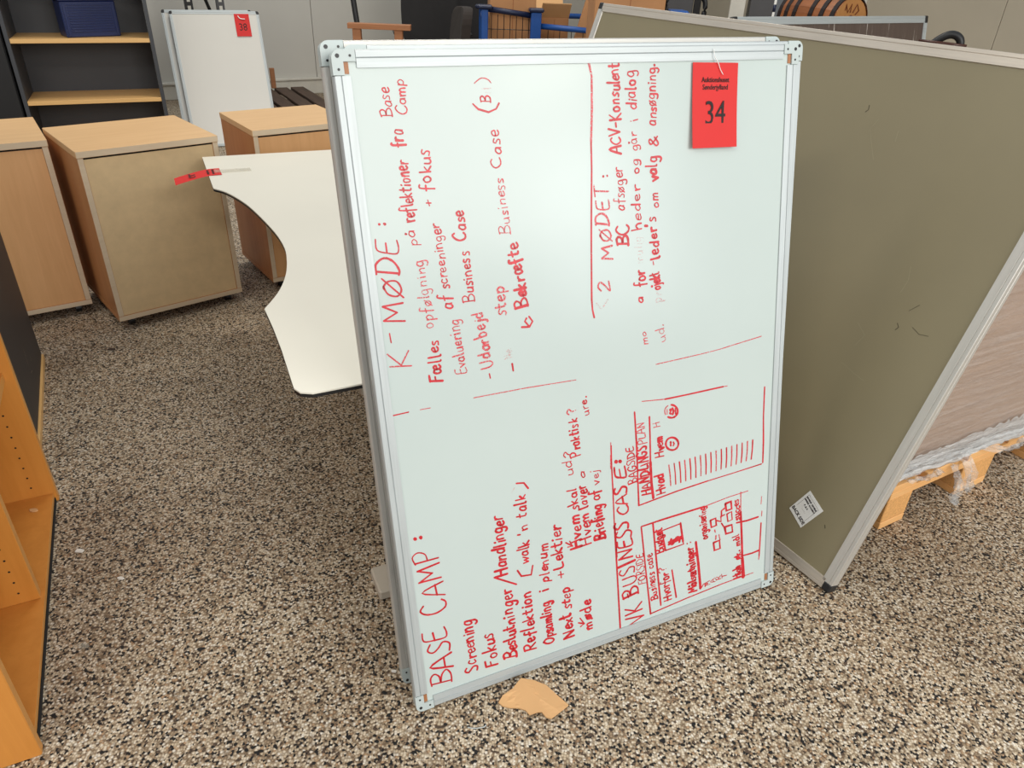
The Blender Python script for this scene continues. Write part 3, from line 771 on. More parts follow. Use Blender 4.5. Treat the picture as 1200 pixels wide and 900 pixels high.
def write(parent, text, u0, v0, u1, v1, cap, wear, pen, seed):
    rnd = random.Random(seed)
    s = Vector((u0, v0)); e = Vector((u1, v1)); d = e - s; L = d.length; d.normalize()
    up = Vector((-d.y, d.x))                       # letters stand to the left of the writing direction
    pen = pen * (0.98 if cap > 0.0235 else (0.8 if cap > 0.0205 else 0.58)) if cap < 0.032 else pen * 1.0
    tot = sum(GL[c][0] + ADV_GAP for c in text) - ADV_GAP
    sx = L / tot
    bm = bmesh.new(); x = 0.0; k = 0
    for c in text:
        w, strokes = GL[c]
        jy = rnd.uniform(-.08, .08); js = rnd.uniform(.85, 1.12); sl = rnd.uniform(-.06, .16)
        for st in strokes:
            pw = pen * (1.5 if c in ':.' else rnd.uniform(0.75, 1.3))
            pts = []
            for (gx, gy) in st:
                gx2 = (x + gx + sl * gy) * sx + rnd.uniform(-.02, .02) * cap
                gy2 = (gy * js + jy) * cap + rnd.uniform(-.02, .02) * cap
                q = s + d * gx2 + up * gy2
                pts.append((q.x, q.y))
            sm = smooth_pts([(p[0], p[1], 0) for p in pts], 4) if len(pts) > 2 else [Vector((p[0], p[1], 0)) for p in pts]
            k += 1
            ribbon(bm, sm, pw * 0.001, 0.0027 - 0.00003 * (k % 6), seed * 31 + k)
        x += w + ADV_GAP * rnd.uniform(0.3, 1.4)
    return finish('marker_writing', bm, INK[wear], parent)


for i, (tx, u0, v0, u1, v1, cap, wear, pen) in enumerate(WRITING):
    o = write(wb1, tx, u0, v0, u1, v1, cap, wear, pen, i + 1)
for i, (pen, wear, pts) in enumerate(DRAWN):
    bm = bmesh.new()
    sm = smooth_pts([(p[0], p[1], 0) for p in pts], 4) if len(pts) > 3 and pen < 3.2 and pts[0] != pts[-1] else [Vector((p[0], p[1], 0)) for p in pts]
    ribbon(bm, sm, pen * 0.00095, 0.0027 - 0.00002 * (i % 5), 900 + i)
    finish('marker_line', bm, INK[wear], wb1)


# ---- red lot tags
def lot_tag(label, M4, w, h, number, head, seed=0, curl=0.004, digit=0.055):
    """a sheet of red paper; local X right, Z up, seen from -Y"""
    t = bpy.data.objects.new('lot_tag', None); COL.objects.link(t); t.matrix_world = M4
    tag(t, label, 'tag')
    bm = bmesh.new(); n = 10
    fr = []; bk = []
    for j in range(n + 1):
        z = h * j / n
        y = -curl * (1 - j / n) ** 2
        fr.append([bm.verts.new((x, y - 0.0002, z)) for x in (0, w)]); bk.append([bm.verts.new((x, y + 0.0001, z)) for x in (0, w)])
    for j in range(n):
        bm.faces.new((fr[j][0], fr[j][1], fr[j + 1][1], fr[j + 1][0])); bm.faces.new((bk[j][0], bk[j][1], bk[j + 1][1], bk[j + 1][0]))
        for q in (0, 1): bm.faces.new((fr[j][q], fr[j + 1][q], bk[j + 1][q], bk[j][q]))
    for j in (0, n): bm.faces.new((fr[j][0], fr[j][1], bk[j][1], bk[j][0]))
    finish('paper', bm, MRED, t)
    yy = -0.0006 - curl * 0.42
    printed('printed_number', number, digit, XZ(w / 2, yy, h * 0.40), MPRINT, t, 0.84, 0.0)
    if head:
        for k, s in enumerate(head):
            printed('printed_line', s, 0.0125, XZ(w / 2, -0.0008 - curl * 0.1, h * (0.80 - 0.085 * k)), MPRINT, t, 0.86, 0.00015)
    return t


FB = wb1.matrix_world
t34 = lot_tag('red paper tag printed 34 on the handwritten whiteboard', FB @ Matrix.Translation((0.647, -0.0004, 1.0225)) @ Matrix.Rotation(0.025, 4, 'Y'),
              0.103, 0.149, '34', ['Auktionshuset', 'Sønderjylland'], curl=0.006, digit=0.060)
tube('tie_string', smooth_pts([(0.044, -0.002, 0.172), (0.046, -0.004, 0.158), (0.054, -0.004, 0.148), (0.060, -0.003, 0.137), (0.066, -0.004, 0.128)], 4), 0.0007, MSTRING, t34, 5)
t38 = lot_tag('red paper tag printed 38 on the blank small whiteboard', wb4.matrix_world @ Matrix.Translation((0.422, -0.0004, 0.733)), 0.1, 0.147, '38', None, digit=0.068, curl=0.003)
tube('tie_string', smooth_pts([(0.025, -0.002, 0.135), (0.035, -0.006, 0.118), (0.055, -0.007, 0.112), (0.07, -0.004, 0.113)], 4), 0.0035, MSTRING, t38, 5)

# ------------------------------------------------------------ olive pin board
PB = thing('pin_board', 'large olive green pin board in an aluminium frame, leaning on the wrapped pallet load', 'board', (-0.095, 2.642, 0.007), -1.0105, 0.342)
PL, PH, PT = 1.642, 1.221, 0.028
box('olive_sheet', 0.006, PL - 0.006, 0.003, PT - 0.003, 0.006, PH - 0.006, MOLIVE, PB, 0)


def mk(ex, ey, o):
    m = Matrix.Identity(4)
    for i in range(3): m[i][0] = ex[i]; m[i][1] = ey[i]; m[i][2] = (0, 1, 0)[i]; m[i][3] = o[i]
    return m


def plain_rail(L, w, d, mat, parent, place):
    prof = [(0.001, 0), (w * .3, 0), (w * .33, .001), (w * .36, 0), (w - .001, 0), (w, .003), (w * .5, .004), (w * .5, d), (0.001, d), (0, d - .001), (0, d * .6), (.001, d * .55), (0, d * .5), (0, .001)]
    bm = bmesh.new(); add_prism(bm, prof, 'x', 0, L); bm.transform(place)
    return finish('frame_rail', bm, mat, parent)


MALUP = plain('warm_aluminium', srgb(200, 190, 176), 0.4, 0.5, 0.08, 3, 0.03, (2, 50, 50))
plain_rail(PL - 0.04, 0.028, PT, MALUP, PB, mk((1, 0, 0), (0, 0, 1), (0.02, 0, 0)))
plain_rail(PL - 0.04, 0.028, PT, MALUP, PB, mk((1, 0, 0), (0, 0, -1), (0.02, 0, PH)))
MALUPV = plain('warm_aluminium_upright', srgb(200, 196, 188), 0.4, 0.5, 0.06, 3, 0.03, (50, 50, 2))
plain_rail(PH - 0.04, 0.028, PT, MALUPV, PB, mk((0, 0, 1), (1, 0, 0), (0, 0, 0.02)))
plain_rail(PH - 0.04, 0.028, PT, MALUPV, PB, mk((0, 0, 1), (-1, 0, 0), (PL, 0, 0.02)))
for sx in (0, 1):
    for sz in (0, 1):
        x0 = -0.001 if not sx else PL - 0.021; z0 = -0.001 if not sz else PH - 0.021
        box('corner_cap', x0, x0 + 0.022, -0.002, PT + 0.002, z0, z0 + 0.022, MBLACK, PB, 0.003, label='black plastic corner cap')
# marks on the olive face
# offset of the sheet: face at y=0.003
def mark(name, pts, wmm, mat, y=0.0026):
    bm = bmesh.new(); ribbon(bm, [Vector((p[0], p[1], 0)) for p in pts], wmm * 0.0006, y, int(abs(pts[0][0]) * 1000))
    return finish(name, bm, mat, PB)
mark('scratch', [(1.16, 1.07), (1.163, 1.06), (1.158, 1.054)], 3, MSMUDGE)
mark('scratch', [(1.2, 1.045), (1.19, 1.02), (1.21, 0.99), (1.235, 0.955)], 1.0, MSCRATCH)
mark('scratch', [(1.26, 1.03), (1.265, 1.005)], 1.4, MSCRATCH)
mark('scratch', [(1.44, 0.76), (1.45, 0.73), (1.447, 0.70)], 1.0, MSCRATCH)
mark('scratch', [(1.39, 0.60), (1.42, 0.58), (1.41, 0.55)], 1.2, MSCRATCH)
mark('scratch', [(1.40, 0.50), (1.44, 0.49), (1.47, 0.485)], 1.0, MSCRATCH)
mark('scratch', [(1.485, 0.67), (1.50, 0.69)], 1.6, MSMUDGE)
mark('smudge', [(1.475, 0.635), (1.482, 0.628), (1.478, 0.62)], 3.2, MSMUDGE)
mark('smudge', [(1.51, 0.64), (1.53, 0.632), (1.55, 0.636)], 2, MSMUDGE)
mark('smudge', [(1.556, 0.135), (1.560, 0.129)], 4, MSMUDGE)
mark('smudge', [(0.70, 1.165), (0.705, 1.15)], 4, MSMUDGE)
# back-side sticker, four measured corners on the face
st = [(1.4579, 0.1168), (1.5077, 0.0921), (1.5364, 0.1620), (1.4837, 0.1859)]
bm = bmesh.new()
add_prism(bm, st, 'y', 0.0018, 0.0028)
stk = finish('sticker', bm, MPAPER, PB, label='small white sticker printed back side')
o = Vector(st[0]); ex = (Vector(st[1]) - o); ey = (Vector(st[3]) - o)
ang = math.atan2(ex.y, ex.x)
def on_st(fx, fy): 
    p = o + ex * fx + ey * fy
    return XZ(p.x, 0.0016, p.y, ang)
SW = ex.length
printed('printed_line', 'BACK SIDE', 0.0125, on_st(0.5, 0.16), MPRINT, stk, 0.85, 0.0004)
printed('printed_line', 'REVERSE  REVERSE', 0.0058, on_st(0.5, 0.80), MPRINT, stk, 0.9, 0.0003)
printed('printed_line', 'ARRIERE  RUCKSEITE', 0.0052, on_st(0.5, 0.70), MPRINT, stk, 0.9, 0.0003)
printed('printed_line', 'P. B. S.', 0.0062, on_st(0.45, 0.56), MPRINT, stk, 0.9, 0.0003)
printed('printed_line', '- - - - -', 0.006, on_st(0.5, 0.42), MPRINT, stk, 0.9)
bm = bmesh.new()
for fa, fb in (((.12, .3), (.12, .9)), ((.12, .9), (.88, .9)), ((.88, .9), (.88, .12))):
    A = o + ex * fa[0] + ey * fa[1]; Bp = o + ex * fb[0] + ey * fb[1]
    ribbon(bm, [Vector((A.x, A.y, 0)), Vector((Bp.x, Bp.y, 0))], 0.0005, 0.0016, 3)
finish('printed_border', bm, MPRINT, stk)


# ------------------------------------------------------------ cabinets on castors
def castor(parent, x, y):
    bm = bmesh.new()
    add_prism(bm, [(y + 0.019 * math.cos(q * PI / 6), 0.019 + 0.019 * math.sin(q * PI / 6)) for q in range(12)], 'x', x - 0.010, x + 0.010)
    add_box(bm, x - 0.014, x + 0.014, y - 0.012, y + 0.016, 0.030, 0.0395)
    return finish('castor', bm, MBLACK, parent)


def cabinet(label, loc, yaw, w, d, face, knob=False, H=0.671, inner=0.0):
    t = thing('office_cabinet', label, 'cabinet', loc, yaw)
    S = [MBEECHS, MEDGE]
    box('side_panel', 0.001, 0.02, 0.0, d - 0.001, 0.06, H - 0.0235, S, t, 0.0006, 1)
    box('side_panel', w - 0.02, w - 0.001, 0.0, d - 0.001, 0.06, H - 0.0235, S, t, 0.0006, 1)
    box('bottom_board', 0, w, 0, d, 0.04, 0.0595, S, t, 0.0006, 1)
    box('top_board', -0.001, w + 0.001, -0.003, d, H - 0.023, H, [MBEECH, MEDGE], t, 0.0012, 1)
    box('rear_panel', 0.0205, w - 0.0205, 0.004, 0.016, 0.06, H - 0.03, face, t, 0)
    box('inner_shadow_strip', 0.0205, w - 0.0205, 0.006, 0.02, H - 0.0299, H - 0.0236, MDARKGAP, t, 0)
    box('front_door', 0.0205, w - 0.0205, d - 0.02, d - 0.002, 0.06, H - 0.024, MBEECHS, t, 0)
    for x in (0.05, w - 0.05):
        for y in (0.05, d - 0.05): castor(t, x, y)
    return t


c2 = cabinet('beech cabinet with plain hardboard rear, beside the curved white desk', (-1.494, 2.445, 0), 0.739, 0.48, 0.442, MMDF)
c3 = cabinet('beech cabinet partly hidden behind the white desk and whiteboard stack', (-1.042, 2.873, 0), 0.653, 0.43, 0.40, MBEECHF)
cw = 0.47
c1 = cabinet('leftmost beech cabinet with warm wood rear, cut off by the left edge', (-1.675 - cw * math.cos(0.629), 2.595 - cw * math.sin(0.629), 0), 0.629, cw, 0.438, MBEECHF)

# ------------------------------------------------------------ curved desk
DZ = 0.61
desk = thing('desk', 'white desk with a concave curved front and dark edge, behind the whiteboards', 'desk')
edge = [(-1.172, 2.686), (-0.990, 2.310)]
curve = [(-0.985, 2.303), (-0.932, 2.268), (-0.85, 2.18), (-0.777, 2.081), (-0.673, 1.920), (-0.613, 1.806), (-0.581, 1.717), (-0.559, 1.635), (-0.547, 1.56), (-0.544, 1.50), (-0.547, 1.431)]
cs = [(p.x, p.y) for p in smooth_pts([(a, c, 0) for a, c in curve], 4)]
corner = [(-0.500, 1.340), (-0.456, 1.249), (-0.404, 1.134), (-0.392, 1.108), (-0.378, 1.096), (-0.355, 1.095)]
rest = [(0.34, 1.435), (-0.395, 3.035)]
outline = [edge[0], edge[1]] + cs + corner + rest
bm = bmesh.new()
add_prism(bm, outline, 'z', DZ - 0.003, DZ)
finish('laminate_top', bm, MDESK, desk)
bm = bmesh.new()
add_prism(bm, outline, 'z', DZ - 0.010, DZ - 0.0031)
finish('dark_edge_core', bm, MBLACK, desk, label='black desk edge')
fd = Vector((0.903, 0.429, 0)); fn = Vector((-0.429, 0.903, 0))
def obox(name, o, a0, a1, b0, b1, z0, z1, mat, parent, bev=0.002):
    bm = bmesh.new(); add_box(bm, a0, a1, b0, b1, z0, z1, bev)
    m = Matrix.Translation(o) @ Matrix.Rotation(math.atan2(fd.y, fd.x), 4, 'Z'); bm.transform(m)
    return finish(name, bm, mat, parent)
O1 = Vector((-0.282, 1.170, 0))
MFOOT = plain('light_grey_foot', srgb(196, 186, 170), 0.45)
obox('foot_bar', O1, 0, 0.62, 0.0, 0.085, 0.004, 0.032, MFOOT, desk, 0.004)
obox('leg_column', O1, 0.28, 0.35, 0.012, 0.072, 0.032, DZ - 0.06, MFOOT, desk)
obox('support_bar', O1, 0.0, 0.60, 0.02, 0.06, DZ - 0.06, DZ - 0.0102, MFOOT, desk)
O2 = O1 + fn * 1.18 + fd * 0.22
obox('foot_bar', O2, -0.1, 0.52, 0.0, 0.085, 0.004, 0.032, MFOOT, desk, 0.004)
obox('leg_column', O2, 0.18, 0.25, 0.012, 0.072, 0.032, DZ - 0.06, MFOOT, desk)
obox('support_bar', O2, -0.1, 0.50, 0.02, 0.06, DZ - 0.06, DZ - 0.0102, MFOOT, desk)
obox('cross_beam', O1, 0.285, 0.345, 0.075, 1.19, 0.44, 0.50, MFOOT, desk)

# tag lying on the desk corner, hanging over the edge
p_r = Vector((-1.036, 2.500, DZ + 0.0012)); p_l = Vector((-1.166, 2.436, DZ + 0.0012))
dx = (p_l - p_r).normalized(); dy = Vector((0, 0, 1)).cross(dx)      # long axis towards the left end
tg = thing('lot_tag', 'red paper tag taped on the corner of the white desk, hanging over its edge', 'tag')
bm = bmesh.new(); n = 12; Lt = 0.15; Wt = 0.088; rows = []
def tag_pt(s, w, dz=0.0):
    p = p_r + dx * (Lt * s) + dy * (w - Wt / 2)
    z = DZ + 0.0014 - 0.032 * max(0, s - 0.2) ** 1.3 + dz
    return Vector((p.x, p.y, z))
for j in range(n + 1): rows.append([bm.verts.new(tag_pt(j / n, w, h)) for w, h in ((0, 0), (Wt, 0), (Wt, .0003), (0, .0003))])
for j in range(n):
    for q in range(4): bm.faces.new((rows[j][q], rows[j][(q + 1) % 4], rows[j + 1][(q + 1) % 4], rows[j + 1][q]))
bm.faces.new(rows[0]); bm.faces.new(rows[-1])
finish('paper', bm, MRED, tg)
# print runs across the strip: its top is the taped end
def flat(s, size, text, sq=0.86, bold=0.0004):
    c = tag_pt(s, Wt / 2, 0.0012)
    m = Matrix.Identity(4); up = -dx; rt = up.cross(Vector((0, 0, 1)))
    for i in range(3): m[i][0] = rt[i]; m[i][1] = up[i]; m[i][2] = (0, 0, 1)[i]; m[i][3] = c[i]
    return printed('printed_number' if size > .03 else 'printed_line', text, size, m, MPRINT, tg, sq, bold)
flat(0.58, 0.058, '35'); flat(0.16, 0.0125, 'Auktionshuset', 0.86, 0.0003); flat(0.27, 0.0125, 'Sønderjylland', 0.86, 0.0003)
MTAPE = film('clear_tape', 0.25, srgb(214, 208, 190), 0.2)
bm = bmesh.new()
q = [p_r + dx * 0.02 + dy * s + Vector((0, 0, .0022)) for s in (-0.02, 0.02)] + [p_r - dx * 0.10 + dy * s + Vector((0, 0, .0008)) for s in (0.02, -0.02)]
lo = [bm.verts.new((v.x, v.y, v.z)) for v in q]; hi = [bm.verts.new((v.x, v.y, v.z + .0002)) for v in q]
bm.faces.new(lo); bm.faces.new(hi)
for i in range(4): bm.faces.new((lo[i], lo[(i + 1) % 4], hi[(i + 1) % 4], hi[i]))
finish('clear_tape', bm, MTAPE, tg)

# ------------------------------------------------------------ orange bookcase, near left
bc = thing('bookcase', 'orange wooden bookcase with open bays, nearest at the left edge', 'bookcase', (-0.834, 0.776, 0), math.atan2(0.889, -0.457))
BL_, BH, BD = 0.805, 1.15, 0.33
SE = [MORANGE, MORANGE2]
box('side_panel', 0, 0.022, 0, BD, 0, BH, SE, bc, 0.002, 1)
box('side_panel', BL_ - 0.022, BL_, 0, BD, 0, BH, SE, bc, 0.002, 1)
box('divider', 0.39, 0.412, 0.016, BD - 0.01, 0.0285, BH - 0.0225, SE, bc, 0.001, 1)
box('bottom_board', 0.0225, BL_ - 0.0225, 0.008, BD - 0.01, 0.0135, 0.028, SE, bc, 0.0006, 1)
box('top_board', 0.0225, BL_ - 0.0225, 0.0, BD, BH - 0.022, BH, SE, bc, 0.001, 1)
box('back_panel', 0.0225, BL_ - 0.0225, BD - 0.009, BD - 0.002, 0.0285, BH - 0.0225, MORANGE, bc, 0)
for x0, x1, zs in ((0.4125, BL_ - 0.0225, (0.375, 0.74)), (0.0225, 0.3895, (0.42, 0.78))):
    for z in zs: box('shelf', x0, x1, 0.02, BD - 0.01, z, z + 0.022, SE, bc, 0.0006, 1)
box('plinth_or_gap_shade', 0.0225, BL_ - 0.0225, 0.006, 0.02, 0.0, 0.0133, MDARKGAP, bc, 0)  # dark strip standing in for the shade of the gap under the bottom board
bm = bmesh.new()
for xf in (BL_ - 0.0222, 0.3898):
    for yy in (0.05, BD - 0.06):
        z = 0.0586
        while z < BH - 0.08:
            add_prism(bm, [(yy + 0.0026 * math.cos(q * PI / 3), z + 0.0026 * math.sin(q * PI / 3)) for q in range(6)], 'x', xf - 0.0003, xf)
            z += 0.032
finish('shelf_pin_holes', bm, MDARKGAP, bc)

# dark bookcase beyond it (its front closed by a dark panel, beech foot strip)
e = Vector((-1.404 + 1.655, 1.761 - 2.212)).normalized()
far = Vector((-1.655, 2.212)); near = far + e * 0.715
yaw = math.atan2(-e.y, -e.x)
dc = thing('cupboard', 'dark cupboard with a pale beech foot strip, beyond the orange bookcase', 'cupboard', (near.x, near.y, 0), yaw)
LL = 0.715
box('foot_strip', 0, LL, 0, 0.30, 0, 0.022, MSHELF, dc, 0.001)
box('front_panel', 0, LL, 0.006, 0.024, 0.0225, 1.1, MDARK2, dc, 0.002)
box('side_panel', 0, 0.02, 0.0245, 0.30, 0.0225, 1.1, MDARK2, dc, 0.001)
box('side_panel', LL - 0.02, LL, 0.0245, 0.30, 0.0225, 1.1, MDARK2, dc, 0.001)
box('back_panel', 0.0205, LL - 0.0205, 0.285, 0.30, 0.0225, 1.1, MDARK2, dc, 0)
box('top_board', 0, LL, 0.006, 0.30, 1.1005, 1.12, MDARK2, dc, 0.001)
bm = bmesh.new()
for pts in ([(0.40, 0.14), (0.41, 0.19)], [(0.405, 0.11), (0.43, 0.105)], [(0.47, 0.12), (0.475, 0.13)]):
    ribbon(bm, [Vector((p[0], p[1], 0)) for p in pts], 0.0018, 0.0056, 5)
finish('scratch', bm, MSCRATCH, dc)

# ------------------------------------------------------------ anthracite shelving with the blue box
sy = math.radians(25.5)
R0 = Vector((-2.345, 4.975, 0)); sw = 0.80
L0 = R0 - Vector((math.cos(sy), math.sin(sy), 0)) * sw
sh = thing('shelf_unit', 'anthracite shelf unit with beech shelves, holding the blue box', 'shelf', (L0.x, L0.y, 0), sy)
box('side_panel', 0, 0.022, 0, 0.38, 0, 1.85, MDARK, sh, 0.001)
box('side_panel', sw - 0.022, sw, 0, 0.38, 0, 1.85, MDARK, sh, 0.001)
box('back_panel', 0.0225, sw - 0.0225, 0.365, 0.38, 0.0, 1.82, MDARK, sh, 0)
box('top_board', 0.0225, sw - 0.0225, 0, 0.38, 1.828, 1.85, MDARK, sh, 0)
for z in (0.05, 0.386, 0.735, 1.085, 1.435):
    box('shelf', 0.0225, sw - 0.0225, 0.004, 0.3645, z - 0.012, z + 0.012, MSHELF, sh, 0.001)
box('plinth_or_gap_shade', 0.0225, sw - 0.0225, 0.03, 0.045, 0.0, 0.0375, MDARK2, sh, 0)
# neighbour unit, closed and black
nb = thing('tall_cupboard', 'black tall cupboard left of the anthracite shelf unit', 'cupboard', (L0.x - math.cos(sy) * 0.815, L0.y - math.sin(sy) * 0.815, 0), sy)
box('carcass', 0, 0.8, 0.02, 0.38, 0.0, 1.85, MDARK2, nb, 0.001)
box('door', 0.003, 0.398, 0.0, 0.019, 0.06, 1.845, MBLACK, nb, 0.001)
box('door', 0.402, 0.797, 0.0, 0.019, 0.06, 1.845, MBLACK, nb, 0.001)
box('handle', 0.375, 0.383, -0.014, -0.0005, 0.9, 1.0, MALU, nb, 0.001)
# blue box on the upper shelf
bb = thing('storage_box', 'dark blue ribbed plastic box on the shelf unit', 'box', Vector((L0.x, L0.y, 0.7475)) + Vector((math.cos(sy), math.sin(sy), 0)) * 0.325 + Vector((-math.sin(sy), math.cos(sy), 0)) * 0.045, sy + 0.30)
bw, bh, bd_ = 0.31, 0.20, 0.16
box('body', 0, bw, 0.004, bd_, 0, bh, MBLUEBOX, bb, 0.006)
bm = bmesh.new()
for i in range(11):
    z = 0.03 + i * 0.0145
    add_box(bm, 0.035, bw - 0.03, 0.0, 0.0045, z, z + 0.006, 0.001)
ribs = finish('ribs', bm, MBLUEBOX, bb); 
bm = bmesh.new()
for a in ((0.012, 0.026, 0.012, bh - 0.012), (bw - 0.024, bw - 0.012, 0.012, bh - 0.012)): add_box(bm, a[0], a[1], -0.001, 0.0045, a[2], a[3], 0.001)
finish('front_frame', bm, MBLUEBOX, bb)
box('lid', -0.004, bw + 0.004, -0.004, bd_ + 0.004, bh, bh + 0.012, MBLUEBOX, bb, 0.003)

# ------------------------------------------------------------ pallet with wrapped goods, right
PY = math.radians(30.0)
pal = thing('pallet', 'new pine pallet under the film-wrapped load, right', 'pallet', (1.0, 1.493, 0), PY)
for x0, x1 in ((0, 0.1), (0.3275, 0.4725), (0.7, 0.8)):
    box('bottom_board', x0, x1, 0, 1.2, 0, 0.022, MPINE, pal, 0.0015)
    for y0, y1 in ((0, 0.145), (0.5275, 0.6725), (1.055, 1.2)):
        box('block', x0, x1, y0 + 0.001, y1 - 0.001, 0.0222, 0.0998, MBLOCK, pal, 0.002)
for y0, y1 in ((0, 0.145), (0.5275, 0.6725), (1.055, 1.2)):
    box('stringer_board', 0, 0.8, y0, y1, 0.1, 0.122, MPINE, pal, 0.0015)
for x0, x1 in ((0, 0.1), (0.14, 0.28), (0.3275, 0.4725), (0.52, 0.66), (0.7, 0.8)):
    box('deck_board', x0, x1, 0, 1.2, 0.1222, 0.144, MPINE, pal, 0.0015)
gy = math.radians(28.0)
ld = thing('wrapped_load', 'large carton wrapped in clear stretch film, standing on the pine pallet', 'package', (1.018, 1.528, 0.1445), gy)
box('carton', 0.004, 0.776, 0.004, 1.13, 0.0, 0.735, MGOODS, ld, 0.006)
# film skin, slightly crumpled
bm = bmesh.new()
rnd = random.Random(3)
NX, NZ = 40, 30
ring = []
per = [(0.0, 0.0)] + [(0.78 * i / NX, 0.0) for i in range(1, NX)] + [(0.78, 0.0)] + [(0.78, 1.134 * i / 20) for i in range(1, 20)] + [(0.78, 1.134)] + [(0.78 - 0.78 * i / 10, 1.134) for i in range(1, 10)] + [(0, 1.134)] + [(0, 1.134 - 1.134 * i / 20) for i in range(1, 20)]
for j in range(NZ + 1):
    z = 0.738 * j / NZ
    row = []
    for i, (x, y) in enumerate(per):
        cx, cy = 0.39, 0.567
        out = 0.0012 + 0.0035 * abs(math.sin(x * 9 + z * 14 + 1.5 * math.sin(z * 7 + x * 5))) * rnd.random()
        nx_ = -1 if x < 1e-6 else (1 if x > 0.779 else 0); ny_ = -1 if y < 1e-6 else (1 if y > 1.133 else 0)
        row.append(bm.verts.new((x + nx_ * out, y + ny_ * out, z)))
    ring.append(row)
for j in range(NZ):
    for i in range(len(per)): bm.faces.new((ring[j][i], ring[j][(i + 1) % len(per)], ring[j + 1][(i + 1) % len(per)], ring[j + 1][i]))
finish('stretch_film', bm, MFILM, ld, True, 'clear shiny stretch film')
# bunched rope of film round the foot of the load
bm = bmesh.new()
def rope(y_off, r, z, seed):
    rr = random.Random(seed); pts = []; rad = []
    for i in range(46):
        s = i / 45
        x = -0.02 + 0.82 * s
        pts.append((x, y_off + rr.uniform(-.003, .003), z + 0.005 * math.sin(s * 17) + rr.uniform(-.002, .002) )); rad.append(r * rr.uniform(.75, 1.3))
    add_tube(bm, pts, rad, 7)
rope(-0.009, 0.007, 0.010, 1); rope(-0.006, 0.005, 0.026, 2)
finish('film_edge_roll', bm, MFILMT, ld, True, 'bunched white roll of film along the foot')
bm = bmesh.new(); rr = random.Random(11); rows = []
for i in range(61):
    s = i / 60
    rows.append([bm.verts.new((0.0 + 0.78 * s, -0.007 - 0.004 * math.sin(j * 1.7 + i * 0.35) * (j < 5) - rr.uniform(0, .003), 0.002 + 0.062 * j / 6 + (rr.uniform(-.004, .012) if j == 6 else 0) + 0.02 * s * (j == 6))) for j in range(7)])
for i in range(60):
    for j in range(6): bm.faces.new((rows[i][j], rows[i + 1][j], rows[i + 1][j + 1], rows[i][j + 1]))
finish('film_band', bm, MFILMT, ld, True, 'whitish gathered band of film above the pallet')
# loose hanging tails of film
def tail(name, pts, wid, seed):
    rr = random.Random(seed); bm = bmesh.new(); rows = []
    P = smooth_pts(pts, 5)
    for i, p in enumerate(P):
        f = i / (len(P) - 1)
        w = wid * (1 - 0.55 * f)
        rows.append([bm.verts.new((p.x + w * (k / 5 - .5) + rr.uniform(-.002, .002), p.y - 0.006 * math.sin(k * 2.1 + i * .5) * (1 + f) + rr.uniform(-.002, .002), p.z + rr.uniform(-.002, .002))) for k in range(6)])
    for i in range(len(P) - 1):
        for k in range(5): bm.faces.new((rows[i][k], rows[i][k + 1], rows[i + 1][k + 1], rows[i + 1][k]))
    return finish(name, bm, MFILMS, ld, True)
tail('film_tail', [(0.235, -0.022, 0.03), (0.24, -0.050, -0.01), (0.25, -0.056, -0.05), (0.26, -0.055, -0.085)], 0.06, 4)
tail('film_tail', [(0.21, -0.022, 0.0), (0.215, -0.050, -0.05), (0.22, -0.052, -0.10), (0.22, -0.058, -0.115)], 0.035, 5)
tail('film_tail', [(0.52, -0.018, 0.01), (0.54, -0.042, -0.02), (0.545, -0.050, -0.08), (0.56, -0.06, -0.11)], 0.02, 6)
tail('film_tail', [(0.02, -0.025, 0.012), (0.06, -0.030, 0.004), (0.10, -0.032, 0.003), (0.14, -0.028, 0.006)], 0.05, 7)
tail('film_tail', [(0.34, -0.016, 0.02), (0.40, -0.036, 0.004), (0.46, -0.036, -0.004), (0.52, -0.026, 0.002)], 0.06, 8)


# ------------------------------------------------------------ things lying on the floor
def torn_card():
    out = [(0.0, 0.921), (0.008, 0.938), (0.028, 0.952), (0.036, 0.962), (0.044, 0.971), (0.07, 0.969), (0.097, 0.963), (0.115, 0.946), (0.141, 0.922),
           (0.122, 0.900), (0.104, 0.882), (0.094, 0.886), (0.086, 0.897), (0.078, 0.898), (0.062, 0.895), (0.054, 0.905), (0.040, 0.911), (0.022, 0.911), (0.008, 0.914)]
    bm = bmesh.new()
    ridge = (Vector((0.05, 0.975)), Vector((0.112, 0.882)))
    def hz(x, y):
        a, b2 = ridge; d = (b2 - a).normalized(); s = (Vector((x, y)) - a).dot(Vector((-d.y, d.x)))
        return 0.0015 + max(0, 0.015 - abs(s) * 0.35)
    cx, cy = 0.075, 0.928
    rings_t = []; rings_b = []
    for f in (1.0, 0.8, 0.6, 0.4, 0.2):
        rt = []; rb = []
        for (x, y) in out:
            px, py = cx + (x - cx) * f, cy + (y - cy) * f
            z = hz(px, py)
            rt.append(bm.verts.new((px, py, z + 0.003))); rb.append(bm.verts.new((px, py, z)))
        rings_t.append(rt); rings_b.append(rb)
    n = len(out)
    for R_ in (rings_t, rings_b):
        for j in range(4):
            for i in range(n): bm.faces.new((R_[j][i], R_[j][(i + 1) % n], R_[j + 1][(i + 1) % n], R_[j + 1][i]))
        bm.faces.new(R_[4])
    for i in range(n): bm.faces.new((rings_t[0][i], rings_t[0][(i + 1) % n], rings_b[0][(i + 1) % n], rings_b[0][i]))
    return finish('cardboard_scrap', bm, MCARD2)


